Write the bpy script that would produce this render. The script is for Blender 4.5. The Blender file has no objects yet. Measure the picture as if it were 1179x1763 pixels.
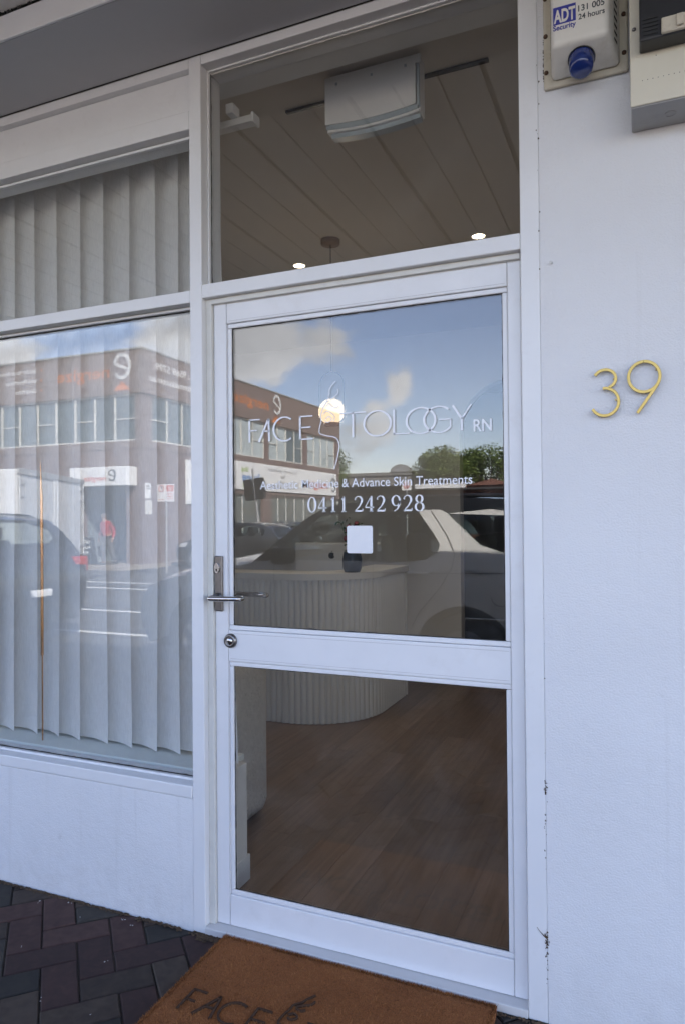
import bpy, bmesh, math, random
from mathutils import Vector, Matrix, noise as mnoise
from mathutils.geometry import delaunay_2d_cdt

random.seed(7)
S = bpy.context.scene
COL = S.collection
R = math.radians

# ------------------------------------------------------------------ camera
CAM_POS = Vector((1.3290, -1.9548, 1.3281))
YAW, PITCH, ROLL = R(23.062), R(0.6155), R(-0.477)
fwd = Vector((-math.sin(YAW) * math.cos(PITCH), math.cos(YAW) * math.cos(PITCH), math.sin(PITCH)))
rt0 = Vector((math.cos(YAW), math.sin(YAW), 0))
up0 = rt0.cross(fwd)
rt = rt0 * math.cos(ROLL) + up0 * math.sin(ROLL)
up = up0 * math.cos(ROLL) - rt0 * math.sin(ROLL)
cd = bpy.data.cameras.new('camera')
cam = bpy.data.objects.new('camera', cd)
COL.objects.link(cam)
cam.matrix_world = Matrix(((rt.x, up.x, -fwd.x, CAM_POS.x), (rt.y, up.y, -fwd.y, CAM_POS.y),
                           (rt.z, up.z, -fwd.z, CAM_POS.z), (0, 0, 0, 1)))
cd.sensor_fit = 'HORIZONTAL'
cd.sensor_width = 36
cd.lens = 36 * 1218.45 / 1179
cd.clip_start, cd.clip_end = 0.02, 1500
S.camera = cam

# ------------------------------------------------------------------ render settings
S.render.engine = 'CYCLES'
cy = S.cycles
cy.use_denoising = True
cy.use_adaptive_sampling = False
cy.denoiser = 'OPENIMAGEDENOISE'
cy.max_bounces, cy.diffuse_bounces, cy.glossy_bounces = 10, 4, 5
cy.transmission_bounces, cy.transparent_max_bounces = 4, 24
cy.sample_clamp_indirect = 6
cy.caustics_reflective = False
cy.caustics_refractive = False
S.view_settings.view_transform = 'Standard'
S.view_settings.look = 'None'
S.view_settings.gamma = 1
S.view_settings.use_curve_mapping = False
S.view_settings.exposure = 2.28

# ------------------------------------------------------------------ sun and sky
SUN_EL, SUN_AZ = R(38), R(50)            # azimuth from +Y towards +X: behind the shop
sun_dir = Vector((math.sin(SUN_AZ) * math.cos(SUN_EL), math.cos(SUN_AZ) * math.cos(SUN_EL), math.sin(SUN_EL)))
sd = bpy.data.lights.new('sun', 'SUN')
sd.energy, sd.angle, sd.color = 4.6, R(0.53), (1.0, 0.95, 0.88)
sun = bpy.data.objects.new('sun', sd)
COL.objects.link(sun)
sun.rotation_euler = sun_dir.to_track_quat('Z', 'Y').to_euler()

W = bpy.data.worlds.new('World')
S.world = W
W.use_nodes = True
nt = W.node_tree
nt.nodes.clear()


def N(tree, kind, **kw):
    n = tree.nodes.new(kind)
    for k, v in kw.items():
        if k.startswith('i_'):
            n.inputs[k[2:].replace('_', ' ')].default_value = v
        else:
            setattr(n, k, v)
    return n


def L(tree, a, ao, b, bi):
    tree.links.new(a.outputs[ao], b.inputs[bi])


def build_sky():
    t = nt
    out = N(t, 'ShaderNodeOutputWorld')
    bg = N(t, 'ShaderNodeBackground')
    bg.inputs['Strength'].default_value = 0.15
    sky = N(t, 'ShaderNodeTexSky', sky_type='NISHITA', sun_disc=False, sun_elevation=SUN_EL, sun_rotation=SUN_AZ,
            air_density=1.0, dust_density=0.4, ozone_density=3.2)
    tc = N(t, 'ShaderNodeTexCoord')
    # clouds: fractal noise on the direction, with a few real cumulus masses at known bearings
    mp = N(t, 'ShaderNodeMapping')
    mp.inputs['Scale'].default_value = (1.0, 1.0, 1.7)
    L(t, tc, 'Generated', mp, 'Vector')
    n1 = N(t, 'ShaderNodeTexNoise')
    n1.inputs['Scale'].default_value = 8.0
    n1.inputs['Detail'].default_value = 9
    n1.inputs['Roughness'].default_value = 0.63
    L(t, mp, 'Vector', n1, 'Vector')
    n2 = N(t, 'ShaderNodeTexNoise')
    n2.inputs['Scale'].default_value = 7.0
    n2.inputs['Detail'].default_value = 6
    L(t, mp, 'Vector', n2, 'Vector')
    acc = None
    for d, rad, w in CLOUDS:
        vd = N(t, 'ShaderNodeVectorMath', operation='DISTANCE')
        L(t, tc, 'Generated', vd, 0)
        vd.inputs[1].default_value = d
        mr = N(t, 'ShaderNodeMapRange', interpolation_type='SMOOTHSTEP')
        mr.inputs['From Min'].default_value = 0
        mr.inputs['From Max'].default_value = rad
        mr.inputs['To Min'].default_value = w
        mr.inputs['To Max'].default_value = 0
        L(t, vd, 'Value', mr, 'Value')
        if acc is None:
            acc = mr
            ao = 'Result'
        else:
            a = N(t, 'ShaderNodeMath', operation='ADD')
            L(t, acc, ao, a, 0)
            L(t, mr, 'Result', a, 1)
            acc, ao = a, 'Value'
    s = N(t, 'ShaderNodeMath', operation='ADD')
    L(t, n1, 'Fac', s, 0)
    L(t, acc, ao, s, 1)
    cov = N(t, 'ShaderNodeMapRange', interpolation_type='SMOOTHSTEP')
    cov.inputs['From Min'].default_value = 0.62
    cov.inputs['From Max'].default_value = 0.84
    cov.inputs['To Max'].default_value = 0.92
    L(t, s, 'Value', cov, 'Value')
    shade = N(t, 'ShaderNodeMapRange')
    shade.inputs['From Min'].default_value = 0.3
    shade.inputs['From Max'].default_value = 0.7
    shade.inputs['To Min'].default_value = 3.2
    shade.inputs['To Max'].default_value = 6.4
    L(t, n2, 'Fac', shade, 'Value')
    cc = N(t, 'ShaderNodeVectorMath', operation='SCALE')
    cc.inputs[0].default_value = (1.0, 1.0, 1.03)
    L(t, shade, 'Result', cc, 'Scale')
    mx = N(t, 'ShaderNodeMix', data_type='RGBA')
    L(t, cov, 'Result', mx, 'Factor')
    tint = N(t, 'ShaderNodeVectorMath', operation='MULTIPLY')
    L(t, sky, 'Color', tint, 0)
    tint.inputs[1].default_value = (1.16, .955, .925)
    L(t, tint, 'Vector', mx, 'A')
    L(t, cc, 'Vector', mx, 'B')
    L(t, mx, 'Result', bg, 'Color')
    L(t, bg, 'Background', out, 'Surface')


def sky_dir(px, py):                      # bearing of a cloud whose image stands in the panes
    d = fwd + rt * ((px - 589.5) / 1218.45) - up * ((py - 881.5) / 1218.45)
    d.normalize()
    return (d.x, -d.y, d.z)


CLOUDS = [(sky_dir(430, 620), .085, .30), (sky_dir(470, 600), .08, .24), (sky_dir(575, 590), .055, .26), (sky_dir(530, 575), .06, .16),
          (sky_dir(690, 672), .038, .36), (sky_dir(640, 692), .03, .16), (sky_dir(650, 745), .06, .22),
          (sky_dir(600, 790), .06, .18), (sky_dir(720, 790), .05, .2), (sky_dir(295, 570), .11, .34),
          (sky_dir(15, 610), .09, .34), (sky_dir(140, 560), .06, .16), (sky_dir(330, 520), .12, .2),
          (sky_dir(830, 700), .06, .14), (sky_dir(-260, 640), .2, .25), (sky_dir(1250, 640), .25, .2)]
build_sky()

# ================================================================== helpers
def tag(o, label=None, cat=None, group=None, kind=None):
    if label:
        o['label'] = label
    if cat:
        o['category'] = cat
    if group:
        o['group'] = group
    if kind:
        o['kind'] = kind
    return o


def empty(name, loc=(0, 0, 0), label=None, cat=None, group=None, rz=0, parent=None):
    o = bpy.data.objects.new(name, None)
    o.empty_display_size = 0.1
    COL.objects.link(o)
    o.location = loc
    o.rotation_euler.z = rz
    if parent:
        o.parent = parent
    return tag(o, label, cat, group)


def link(name, me, parent=None, mat=None):
    o = bpy.data.objects.new(name, me)
    COL.objects.link(o)
    if mat is not None and len(me.materials) == 0:
        for m in (mat if isinstance(mat, (list, tuple)) else [mat]):
            me.materials.append(m)
    if parent:
        o.parent = parent
    return o


class MB:
    """collects geometry, builds one mesh"""

    def __init__(self):
        self.v, self.f, self.m, self.s = [], [], [], []

    def add(self, vs, fs, mi=0, smooth=False):
        b = len(self.v)
        self.v += [tuple(p) for p in vs]
        for f in fs:
            self.f.append([b + i for i in f])
            self.m.append(mi)
            self.s.append(smooth)
        return self

    def box(self, x0, x1, y0, y1, z0, z1, mi=0):
        return self.add([(x0, y0, z0), (x1, y0, z0), (x1, y1, z0), (x0, y1, z0), (x0, y0, z1), (x1, y0, z1), (x1, y1, z1), (x0, y1, z1)],
                        [(0, 3, 2, 1), (4, 5, 6, 7), (0, 1, 5, 4), (1, 2, 6, 5), (2, 3, 7, 6), (3, 0, 4, 7)], mi)

    def cbox(self, x0, x1, y0, y1, z0, z1, c=0.004, mi=0):
        """box with chamfered edges"""
        bm = bmesh.new()
        bmesh.ops.create_cube(bm, size=1, matrix=Matrix.Translation(((x0 + x1) / 2, (y0 + y1) / 2, (z0 + z1) / 2)) @ Matrix.Diagonal((x1 - x0, y1 - y0, z1 - z0, 1)))
        bmesh.ops.bevel(bm, geom=bm.edges[:], offset=c, segments=2, affect='EDGES', profile=0.5)
        bm.verts.index_update()
        self.add([v.co for v in bm.verts], [[v.index for v in f.verts] for f in bm.faces], mi)
        bm.free()
        return self

    def quad(self, a, b, c, d, mi=0):
        return self.add([a, b, c, d], [(0, 1, 2, 3)], mi)

    def prism(self, poly, axis, a, b, mi=0, smooth=False):
        """extrude 2D polygon along axis from a to b; poly in the two other axes (in xyz order)"""
        def P(p, t):
            return {'x': (t, p[0], p[1]), 'y': (p[0], t, p[1]), 'z': (p[0], p[1], t)}[axis]
        n = len(poly)
        vs = [P(p, a) for p in poly] + [P(p, b) for p in poly]
        self.add(vs, [list(range(n)), list(range(2 * n - 1, n - 1, -1))], mi)
        self.add(vs, [(i, (i + 1) % n, n + (i + 1) % n, n + i) for i in range(n)], mi, smooth)
        return self

    def tube(self, pts, r, seg=8, mi=0, cap=True, closed=False):
        pts = [Vector(p) for p in pts]
        n = len(pts)
        rr = r if isinstance(r, (list, tuple)) else [r] * n
        vs = []
        prev = None
        for i, p in enumerate(pts):
            if closed:
                t = pts[(i + 1) % n] - pts[i - 1]
            else:
                t = pts[min(i + 1, n - 1)] - pts[max(i - 1, 0)]
            t.normalize()
            if prev is None:
                a = Vector((0, 0, 1)) if abs(t.z) < .9 else Vector((1, 0, 0))
                u = t.cross(a).normalized()
            else:
                u = (prev - t * prev.dot(t)).normalized()
            prev = u
            w = t.cross(u)
            for k in range(seg):
                an = 2 * math.pi * k / seg
                vs.append(p + (u * math.cos(an) + w * math.sin(an)) * rr[i])
        fs = []
        for i in range(n if closed else n - 1):
            j = (i + 1) % n
            for k in range(seg):
                fs.append((i * seg + k, i * seg + (k + 1) % seg, j * seg + (k + 1) % seg, j * seg + k))
        self.add(vs, fs, mi, True)
        if cap and not closed:
            self.add(vs[:seg], [list(range(seg - 1, -1, -1))], mi)
            self.add(vs[-seg:], [list(range(seg))], mi)
        return self

    def lathe(self, prof, c=(0, 0, 0), axis='z', seg=24, mi=0, a0=0, a1=2 * math.pi):
        full = abs(a1 - a0 - 2 * math.pi) < 1e-6
        n = len(prof)
        ns = seg if full else seg + 1
        vs = []
        for k in range(ns):
            an = a0 + (a1 - a0) * k / seg
            for (r, h) in prof:
                x, y = r * math.cos(an), r * math.sin(an)
                p = {'z': (x, y, h), 'y': (x, h, y), 'x': (h, x, y)}[axis]
                vs.append((c[0] + p[0], c[1] + p[1], c[2] + p[2]))
        fs = []
        for k in range(seg):
            k2 = (k + 1) % ns
            for i in range(n - 1):
                fs.append((k * n + i, k2 * n + i, k2 * n + i + 1, k * n + i + 1))
        self.add(vs, fs, mi, True)
        return self

    def ribbon(self, pts, w, y=0.0, th=0.0006, mi=0):
        """flat stroke in the XZ plane with width (number or list), facing -Y"""
        pts = [Vector((p[0], 0, p[1])) for p in pts]
        n = len(pts)
        ww = w if isinstance(w, (list, tuple)) else [w] * n
        vs = []
        for i, p in enumerate(pts):
            t = pts[min(i + 1, n - 1)] - pts[max(i - 1, 0)]
            t.normalize()
            u = Vector((-t.z, 0, t.x))
            a, b = p + u * ww[i] / 2, p - u * ww[i] / 2
            vs += [(a.x, y, a.z), (b.x, y, b.z), (a.x, y + th, a.z), (b.x, y + th, b.z)]
        fs = []
        for i in range(n - 1):
            k, j = i * 4, i * 4 + 4
            fs += [(k, k + 1, j + 1, j), (k + 2, j + 2, j + 3, k + 3), (k, j, j + 2, k + 2), (k + 1, k + 3, j + 3, j + 1)]
        fs += [(0, 2, 3, 1), (4 * n - 4, 4 * n - 3, 4 * n - 1, 4 * n - 2)]
        return self.add(vs, fs, mi)

    def build(self, name, mats, parent=None, recalc=True, sharp=None):
        me = bpy.data.meshes.new(name)
        me.from_pydata(self.v, [], self.f)
        for m in (mats if isinstance(mats, (list, tuple)) else [mats]):
            me.materials.append(m)
        me.polygons.foreach_set('material_index', self.m)
        me.polygons.foreach_set('use_smooth', self.s)
        if recalc:
            bm = bmesh.new()
            bm.from_mesh(me)
            if sharp is not None:
                bmesh.ops.remove_doubles(bm, verts=bm.verts[:], dist=1e-5)
            bmesh.ops.recalc_face_normals(bm, faces=bm.faces[:])
            bm.to_mesh(me)
            bm.free()
        me.update()
        if sharp is not None:
            me.polygons.foreach_set('use_smooth', [True] * len(me.polygons))
            me.set_sharp_from_angle(angle=R(sharp))
        return link(name, me, parent)


def bx(name, mat, parent, *d, c=None):
    m = MB()
    if c:
        m.cbox(*d, c=c)
    else:
        m.box(*d)
    return m.build(name, mat, parent)


def copy_tree(o, parent=None):
    c = o.copy()
    COL.objects.link(c)
    c.parent = parent
    for ch in list(o.children):
        copy_tree(ch, c)
    return c


def text_mesh(body, height, width=None, offset=0.0, align='LEFT', ext=0.0):
    """lettering as a flat mesh in XZ facing -Y, cap height = height, origin at baseline left"""
    cu = bpy.data.curves.new('lettering', 'FONT')
    cu.body = body
    cu.size = 1
    cu.offset = offset
    cu.extrude = ext
    cu.resolution_u = 4
    o = bpy.data.objects.new('lettering', cu)
    COL.objects.link(o)
    bpy.context.view_layer.update()
    me = bpy.data.meshes.new_from_object(o.evaluated_get(bpy.context.evaluated_depsgraph_get()))
    bpy.data.objects.remove(o)
    xs = [v.co.x for v in me.vertices]
    x0, x1 = min(xs), max(xs)
    k = height / 0.69
    kx = k if width is None else width / (x1 - x0)
    dx = {'LEFT': x0, 'CENTER': (x0 + x1) / 2, 'RIGHT': x1}[align]
    for v in me.vertices:
        v.co = Vector(((v.co.x - dx) * kx, -v.co.z, v.co.y * k))
    me.materials.clear()
    return me


def text(body, mat, loc, height, width=None, rz=0.0, parent=None, offset=0.0, align='LEFT', name='lettering', rx=0.0, ext=0.0):
    me = text_mesh(body, height, width, offset, align, ext)
    me.materials.append(mat)
    o = link(name, me, parent)
    o.location = loc
    o.rotation_euler = (rx, 0, rz)
    return o


def arc(cx, cz, rx, rz, a0, a1, n=24):
    return [(cx + rx * math.cos(R(a0 + (a1 - a0) * i / n)), cz + rz * math.sin(R(a0 + (a1 - a0) * i / n))) for i in range(n + 1)]


def smooth_path(pts, k=6):
    pts = [Vector(p) for p in pts]
    out = []
    for i in range(len(pts) - 1):
        p0, p1, p2, p3 = pts[max(i - 1, 0)], pts[i], pts[i + 1], pts[min(i + 2, len(pts) - 1)]
        for j in range(k):
            t = j / k
            out.append(0.5 * ((2 * p1) + (p2 - p0) * t + (2 * p0 - 5 * p1 + 4 * p2 - p3) * t * t + (3 * p1 - p0 - 3 * p2 + p3) * t ** 3))
    out.append(pts[-1])
    return out


# ================================================================== materials
MATS = {}


def mat(name, color, rough=0.5, metal=0.0, spec=0.5, noise=0.0, nscale=30.0, bump=0.0, bscale=120.0, emit=None, estr=1.0,
        dirt=None, dscale=3.0, damt=0.3, coat=0.0, bdist=0.002, detail=5):
    if name in MATS:
        return MATS[name]
    m = bpy.data.materials.new(name)
    MATS[name] = m
    m.use_nodes = True
    t = m.node_tree
    b = t.nodes['Principled BSDF']
    b.inputs['Roughness'].default_value = rough
    b.inputs['Metallic'].default_value = metal
    b.inputs['Specular IOR Level'].default_value = spec
    b.inputs['Coat Weight'].default_value = coat
    col = (*color, 1)
    b.inputs['Base Color'].default_value = col
    tc = N(t, 'ShaderNodeTexCoord')
    last = None
    if noise:
        n = N(t, 'ShaderNodeTexNoise')
        n.inputs['Scale'].default_value = nscale
        n.inputs['Detail'].default_value = detail
        L(t, tc, 'Object', n, 'Vector')
        r = N(t, 'ShaderNodeMapRange')
        r.inputs['From Min'].default_value = .25
        r.inputs['From Max'].default_value = .75
        r.inputs['To Min'].default_value = 1 - noise
        r.inputs['To Max'].default_value = 1 + noise
        L(t, n, 'Fac', r, 'Value')
        s = N(t, 'ShaderNodeVectorMath', operation='SCALE')
        s.inputs[0].default_value = color
        L(t, r, 'Result', s, 'Scale')
        last = (s, 'Vector')
    if dirt:
        n = N(t, 'ShaderNodeTexNoise')
        n.inputs['Scale'].default_value = dscale
        n.inputs['Detail'].default_value = 8
        n.inputs['Roughness'].default_value = .65
        L(t, tc, 'Object', n, 'Vector')
        r = N(t, 'ShaderNodeMapRange')
        r.inputs['From Min'].default_value = .55
        r.inputs['From Max'].default_value = .75
        r.inputs['To Max'].default_value = damt
        L(t, n, 'Fac', r, 'Value')
        mx = N(t, 'ShaderNodeMix', data_type='RGBA')
        L(t, r, 'Result', mx, 'Factor')
        if last:
            L(t, last[0], last[1], mx, 'A')
        else:
            mx.inputs['A'].default_value = col
        mx.inputs['B'].default_value = (*dirt, 1)
        last = (mx, 'Result')
    if last:
        L(t, last[0], last[1], b, 'Base Color')
    if bump:
        n = N(t, 'ShaderNodeTexNoise')
        n.inputs['Scale'].default_value = bscale
        n.inputs['Detail'].default_value = 4
        L(t, tc, 'Object', n, 'Vector')
        bp = N(t, 'ShaderNodeBump')
        bp.inputs['Strength'].default_value = bump
        bp.inputs['Distance'].default_value = bdist
        L(t, n, 'Fac', bp, 'Height')
        L(t, bp, 'Normal', b, 'Normal')
    if emit:
        b.inputs['Emission Color'].default_value = (*emit, 1)
        b.inputs['Emission Strength'].default_value = estr
    return m


def glass_mat(name, tint=(0.93, 0.95, 0.94), f0=0.05, dust=0.0):
    m = bpy.data.materials.new(name)
    m.use_nodes = True
    t = m.node_tree
    t.nodes.clear()
    out = N(t, 'ShaderNodeOutputMaterial')
    tr = N(t, 'ShaderNodeBsdfTransparent')
    tr.inputs['Color'].default_value = (*tint, 1)
    gl = N(t, 'ShaderNodeBsdfGlossy')
    gl.inputs['Roughness'].default_value = 0.0
    ge = N(t, 'ShaderNodeNewGeometry')
    dt = N(t, 'ShaderNodeVectorMath', operation='DOT_PRODUCT')
    L(t, ge, 'Incoming', dt, 0)
    L(t, ge, 'Normal', dt, 1)
    ab = N(t, 'ShaderNodeMath', operation='ABSOLUTE')
    L(t, dt, 'Value', ab, 0)
    om = N(t, 'ShaderNodeMath', operation='SUBTRACT')
    om.inputs[0].default_value = 1
    L(t, ab, 'Value', om, 1)
    pw = N(t, 'ShaderNodeMath', operation='POWER')
    L(t, om, 'Value', pw, 0)
    pw.inputs[1].default_value = 5
    ma = N(t, 'ShaderNodeMath', operation='MULTIPLY_ADD')
    L(t, pw, 'Value', ma, 0)
    ma.inputs[1].default_value = 1 - f0
    ma.inputs[2].default_value = f0
    mx = N(t, 'ShaderNodeMixShader')
    L(t, ma, 'Value', mx, 'Fac')
    L(t, tr, 'BSDF', mx, 1)
    L(t, gl, 'BSDF', mx, 2)
    if dust:
        tc = N(t, 'ShaderNodeTexCoord')
        n = N(t, 'ShaderNodeTexNoise')
        n.inputs['Scale'].default_value = 6
        n.inputs['Detail'].default_value = 10
        n.inputs['Roughness'].default_value = .7
        L(t, tc, 'Object', n, 'Vector')
        r = N(t, 'ShaderNodeMapRange')
        r.inputs['From Min'].default_value = .42
        r.inputs['From Max'].default_value = .75
        r.inputs['To Max'].default_value = dust
        L(t, n, 'Fac', r, 'Value')
        df = N(t, 'ShaderNodeBsdfDiffuse')
        df.inputs['Color'].default_value = (.75, .74, .72, 1)
        m3 = N(t, 'ShaderNodeMixShader')
        L(t, r, 'Result', m3, 'Fac')
        L(t, mx, 'Shader', m3, 1)
        L(t, df, 'BSDF', m3, 2)
        mx = m3
    L(t, mx, 'Shader', out, 'Surface')
    return m


def fabric_mat(name, color, trans=0.35, clear=0.12):
    m = bpy.data.materials.new(name)
    m.use_nodes = True
    t = m.node_tree
    t.nodes.clear()
    out = N(t, 'ShaderNodeOutputMaterial')
    df = N(t, 'ShaderNodeBsdfDiffuse')
    tl = N(t, 'ShaderNodeBsdfTranslucent')
    tp = N(t, 'ShaderNodeBsdfTransparent')
    tc = N(t, 'ShaderNodeTexCoord')
    mp = N(t, 'ShaderNodeMapping')
    mp.inputs['Scale'].default_value = (300, 300, 35)
    L(t, tc, 'Object', mp, 'Vector')
    n = N(t, 'ShaderNodeTexNoise')
    n.inputs['Scale'].default_value = 1.0
    n.inputs['Detail'].default_value = 3
    L(t, mp, 'Vector', n, 'Vector')
    r = N(t, 'ShaderNodeMapRange')
    r.inputs['From Min'].default_value = .3
    r.inputs['From Max'].default_value = .7
    r.inputs['To Min'].default_value = .9
    r.inputs['To Max'].default_value = 1.06
    L(t, n, 'Fac', r, 'Value')
    s = N(t, 'ShaderNodeVectorMath', operation='SCALE')
    s.inputs[0].default_value = color
    L(t, r, 'Result', s, 'Scale')
    L(t, s, 'Vector', df, 'Color')
    L(t, s, 'Vector', tl, 'Color')
    m1 = N(t, 'ShaderNodeMixShader')
    m1.inputs['Fac'].default_value = trans
    L(t, df, 'BSDF', m1, 1)
    L(t, tl, 'BSDF', m1, 2)
    m2 = N(t, 'ShaderNodeMixShader')
    m2.inputs['Fac'].default_value = clear
    L(t, m1, 'Shader', m2, 1)
    L(t, tp, 'BSDF', m2, 2)
    L(t, m2, 'Shader', out, 'Surface')
    return m


def plank_mat(name, cols, scale=(18, 1.2, 18), rough=.45, bump=.15, tone=.5):
    """long grain, with a tone of its own for each object"""
    m = bpy.data.materials.new(name)
    m.use_nodes = True
    t = m.node_tree
    b = t.nodes['Principled BSDF']
    b.inputs['Roughness'].default_value = rough
    tc = N(t, 'ShaderNodeTexCoord')
    oi = N(t, 'ShaderNodeObjectInfo')
    mp = N(t, 'ShaderNodeMapping')
    mp.inputs['Scale'].default_value = scale
    L(t, tc, 'Object', mp, 'Vector')
    n = N(t, 'ShaderNodeTexNoise', noise_dimensions='4D')
    n.inputs['Scale'].default_value = 2.2
    n.inputs['Detail'].default_value = 7
    n.inputs['Distortion'].default_value = .6
    L(t, mp, 'Vector', n, 'Vector')
    w = N(t, 'ShaderNodeMath', operation='MULTIPLY')
    L(t, oi, 'Random', w, 0)
    w.inputs[1].default_value = 40
    L(t, w, 'Value', n, 'W')
    sm = N(t, 'ShaderNodeMath', operation='MULTIPLY_ADD')
    L(t, oi, 'Random', sm, 0)
    sm.inputs[1].default_value = tone
    sm.inputs[2].default_value = -tone / 2
    ad = N(t, 'ShaderNodeMath', operation='ADD')
    L(t, n, 'Fac', ad, 0)
    L(t, sm, 'Value', ad, 1)
    cr = N(t, 'ShaderNodeValToRGB')
    els = cr.color_ramp.elements
    els[0].position, els[0].color = .25, (*cols[0], 1)
    els[1].position, els[1].color = .8, (*cols[-1], 1)
    for i, c in enumerate(cols[1:-1]):
        e = els.new(.25 + .55 * (i + 1) / (len(cols) - 1))
        e.color = (*c, 1)
    L(t, ad, 'Value', cr, 'Fac')
    L(t, cr, 'Color', b, 'Base Color')
    bp = N(t, 'ShaderNodeBump')
    bp.inputs['Strength'].default_value = bump
    bp.inputs['Distance'].default_value = .002
    L(t, n, 'Fac', bp, 'Height')
    L(t, bp, 'Normal', b, 'Normal')
    return m


def paver_mat(name, cols, rough=.8):
    """clay paver: tone by object, mottled face, worn pale specks"""
    m = plank_mat(name, cols, scale=(14, 14, 14), rough=rough, bump=.5)
    return m


def brickwall_mat(name, c1, c2, mortar):
    m = bpy.data.materials.new(name)
    m.use_nodes = True
    t = m.node_tree
    b = t.nodes['Principled BSDF']
    b.inputs['Roughness'].default_value = .9
    tc = N(t, 'ShaderNodeTexCoord')
    sx = N(t, 'ShaderNodeSeparateXYZ')
    L(t, tc, 'Object', sx, 'Vector')
    ad = N(t, 'ShaderNodeMath', operation='ADD')
    L(t, sx, 'X', ad, 0)
    L(t, sx, 'Y', ad, 1)
    cx = N(t, 'ShaderNodeCombineXYZ')
    L(t, ad, 'Value', cx, 'X')
    L(t, sx, 'Z', cx, 'Y')
    br = N(t, 'ShaderNodeTexBrick')
    br.inputs['Scale'].default_value = 1
    br.inputs['Brick Width'].default_value = .24
    br.inputs['Row Height'].default_value = .086
    br.inputs['Mortar Size'].default_value = .006
    br.inputs['Color1'].default_value = (*c1, 1)
    br.inputs['Color2'].default_value = (*c2, 1)
    br.inputs['Mortar'].default_value = (*mortar, 1)
    L(t, cx, 'Vector', br, 'Vector')
    L(t, br, 'Color', b, 'Base Color')
    return m


def render_wall_mat(name, color):
    """painted acrylic render: orange-peel stipple, soft trowel marks, scattered scuffs"""
    m = bpy.data.materials.new(name)
    m.use_nodes = True
    t = m.node_tree
    b = t.nodes['Principled BSDF']
    b.inputs['Roughness'].default_value = .62
    b.inputs['Specular IOR Level'].default_value = .3
    tc = N(t, 'ShaderNodeTexCoord')

    def nz(scale, detail=4, rough=.5):
        n = N(t, 'ShaderNodeTexNoise')
        n.inputs['Scale'].default_value = scale
        n.inputs['Detail'].default_value = detail
        n.inputs['Roughness'].default_value = rough
        L(t, tc, 'Object', n, 'Vector')
        return n
    big, mid, fine, sc = nz(2.2, 5), nz(28, 4), nz(210, 3), nz(9, 10, .72)
    r = N(t, 'ShaderNodeMapRange')
    r.inputs['To Min'].default_value = .90
    r.inputs['To Max'].default_value = 1.06
    L(t, big, 'Fac', r, 'Value')
    s = N(t, 'ShaderNodeVectorMath', operation='SCALE')
    s.inputs[0].default_value = color
    L(t, r, 'Result', s, 'Scale')
    r2 = N(t, 'ShaderNodeMapRange')
    r2.inputs['From Min'].default_value = .63
    r2.inputs['From Max'].default_value = .78
    r2.inputs['To Max'].default_value = .5
    L(t, sc, 'Fac', r2, 'Value')
    mx = N(t, 'ShaderNodeMix', data_type='RGBA')
    L(t, r2, 'Result', mx, 'Factor')
    L(t, s, 'Vector', mx, 'A')
    mx.inputs['B'].default_value = (.38, .36, .34, 1)
    sx = N(t, 'ShaderNodeSeparateXYZ')
    L(t, tc, 'Object', sx, 'Vector')
    gz_ = N(t, 'ShaderNodeMapRange', interpolation_type='SMOOTHSTEP')
    gz_.inputs['From Min'].default_value = -.02
    gz_.inputs['From Max'].default_value = .30
    gz_.inputs['To Min'].default_value = .20
    gz_.inputs['To Max'].default_value = 0
    L(t, sx, 'Z', gz_, 'Value')
    g2 = N(t, 'ShaderNodeMapRange')
    g2.inputs['From Min'].default_value = .42
    g2.inputs['From Max'].default_value = .72
    L(t, nz(14, 10, .7), 'Fac', g2, 'Value')
    gm = N(t, 'ShaderNodeMath', operation='MULTIPLY')
    L(t, gz_, 'Result', gm, 0)
    L(t, g2, 'Result', gm, 1)
    mp = N(t, 'ShaderNodeMapping')
    mp.inputs['Scale'].default_value = (26, 26, .9)
    L(t, tc, 'Object', mp, 'Vector')
    sn = N(t, 'ShaderNodeTexNoise')
    sn.inputs['Scale'].default_value = 1
    sn.inputs['Detail'].default_value = 6
    L(t, mp, 'Vector', sn, 'Vector')
    s3 = N(t, 'ShaderNodeMapRange')
    s3.inputs['From Min'].default_value = .58
    s3.inputs['From Max'].default_value = .80
    s3.inputs['To Max'].default_value = .20
    L(t, sn, 'Fac', s3, 'Value')
    gs = N(t, 'ShaderNodeMath', operation='MAXIMUM')
    L(t, gm, 'Value', gs, 0)
    L(t, s3, 'Result', gs, 1)
    mg = N(t, 'ShaderNodeMix', data_type='RGBA')
    L(t, gs, 'Value', mg, 'Factor')
    L(t, mx, 'Result', mg, 'A')
    mg.inputs['B'].default_value = (.36, .33, .30, 1)
    L(t, mg, 'Result', b, 'Base Color')
    b1 = N(t, 'ShaderNodeBump')
    b1.inputs['Strength'].default_value = .5
    b1.inputs['Distance'].default_value = .004
    L(t, mid, 'Fac', b1, 'Height')
    b2 = N(t, 'ShaderNodeBump')
    b2.inputs['Strength'].default_value = .9
    b2.inputs['Distance'].default_value = .002
    L(t, fine, 'Fac', b2, 'Height')
    L(t, b1, 'Normal', b2, 'Normal')
    L(t, b2, 'Normal', b, 'Normal')
    return m


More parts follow.
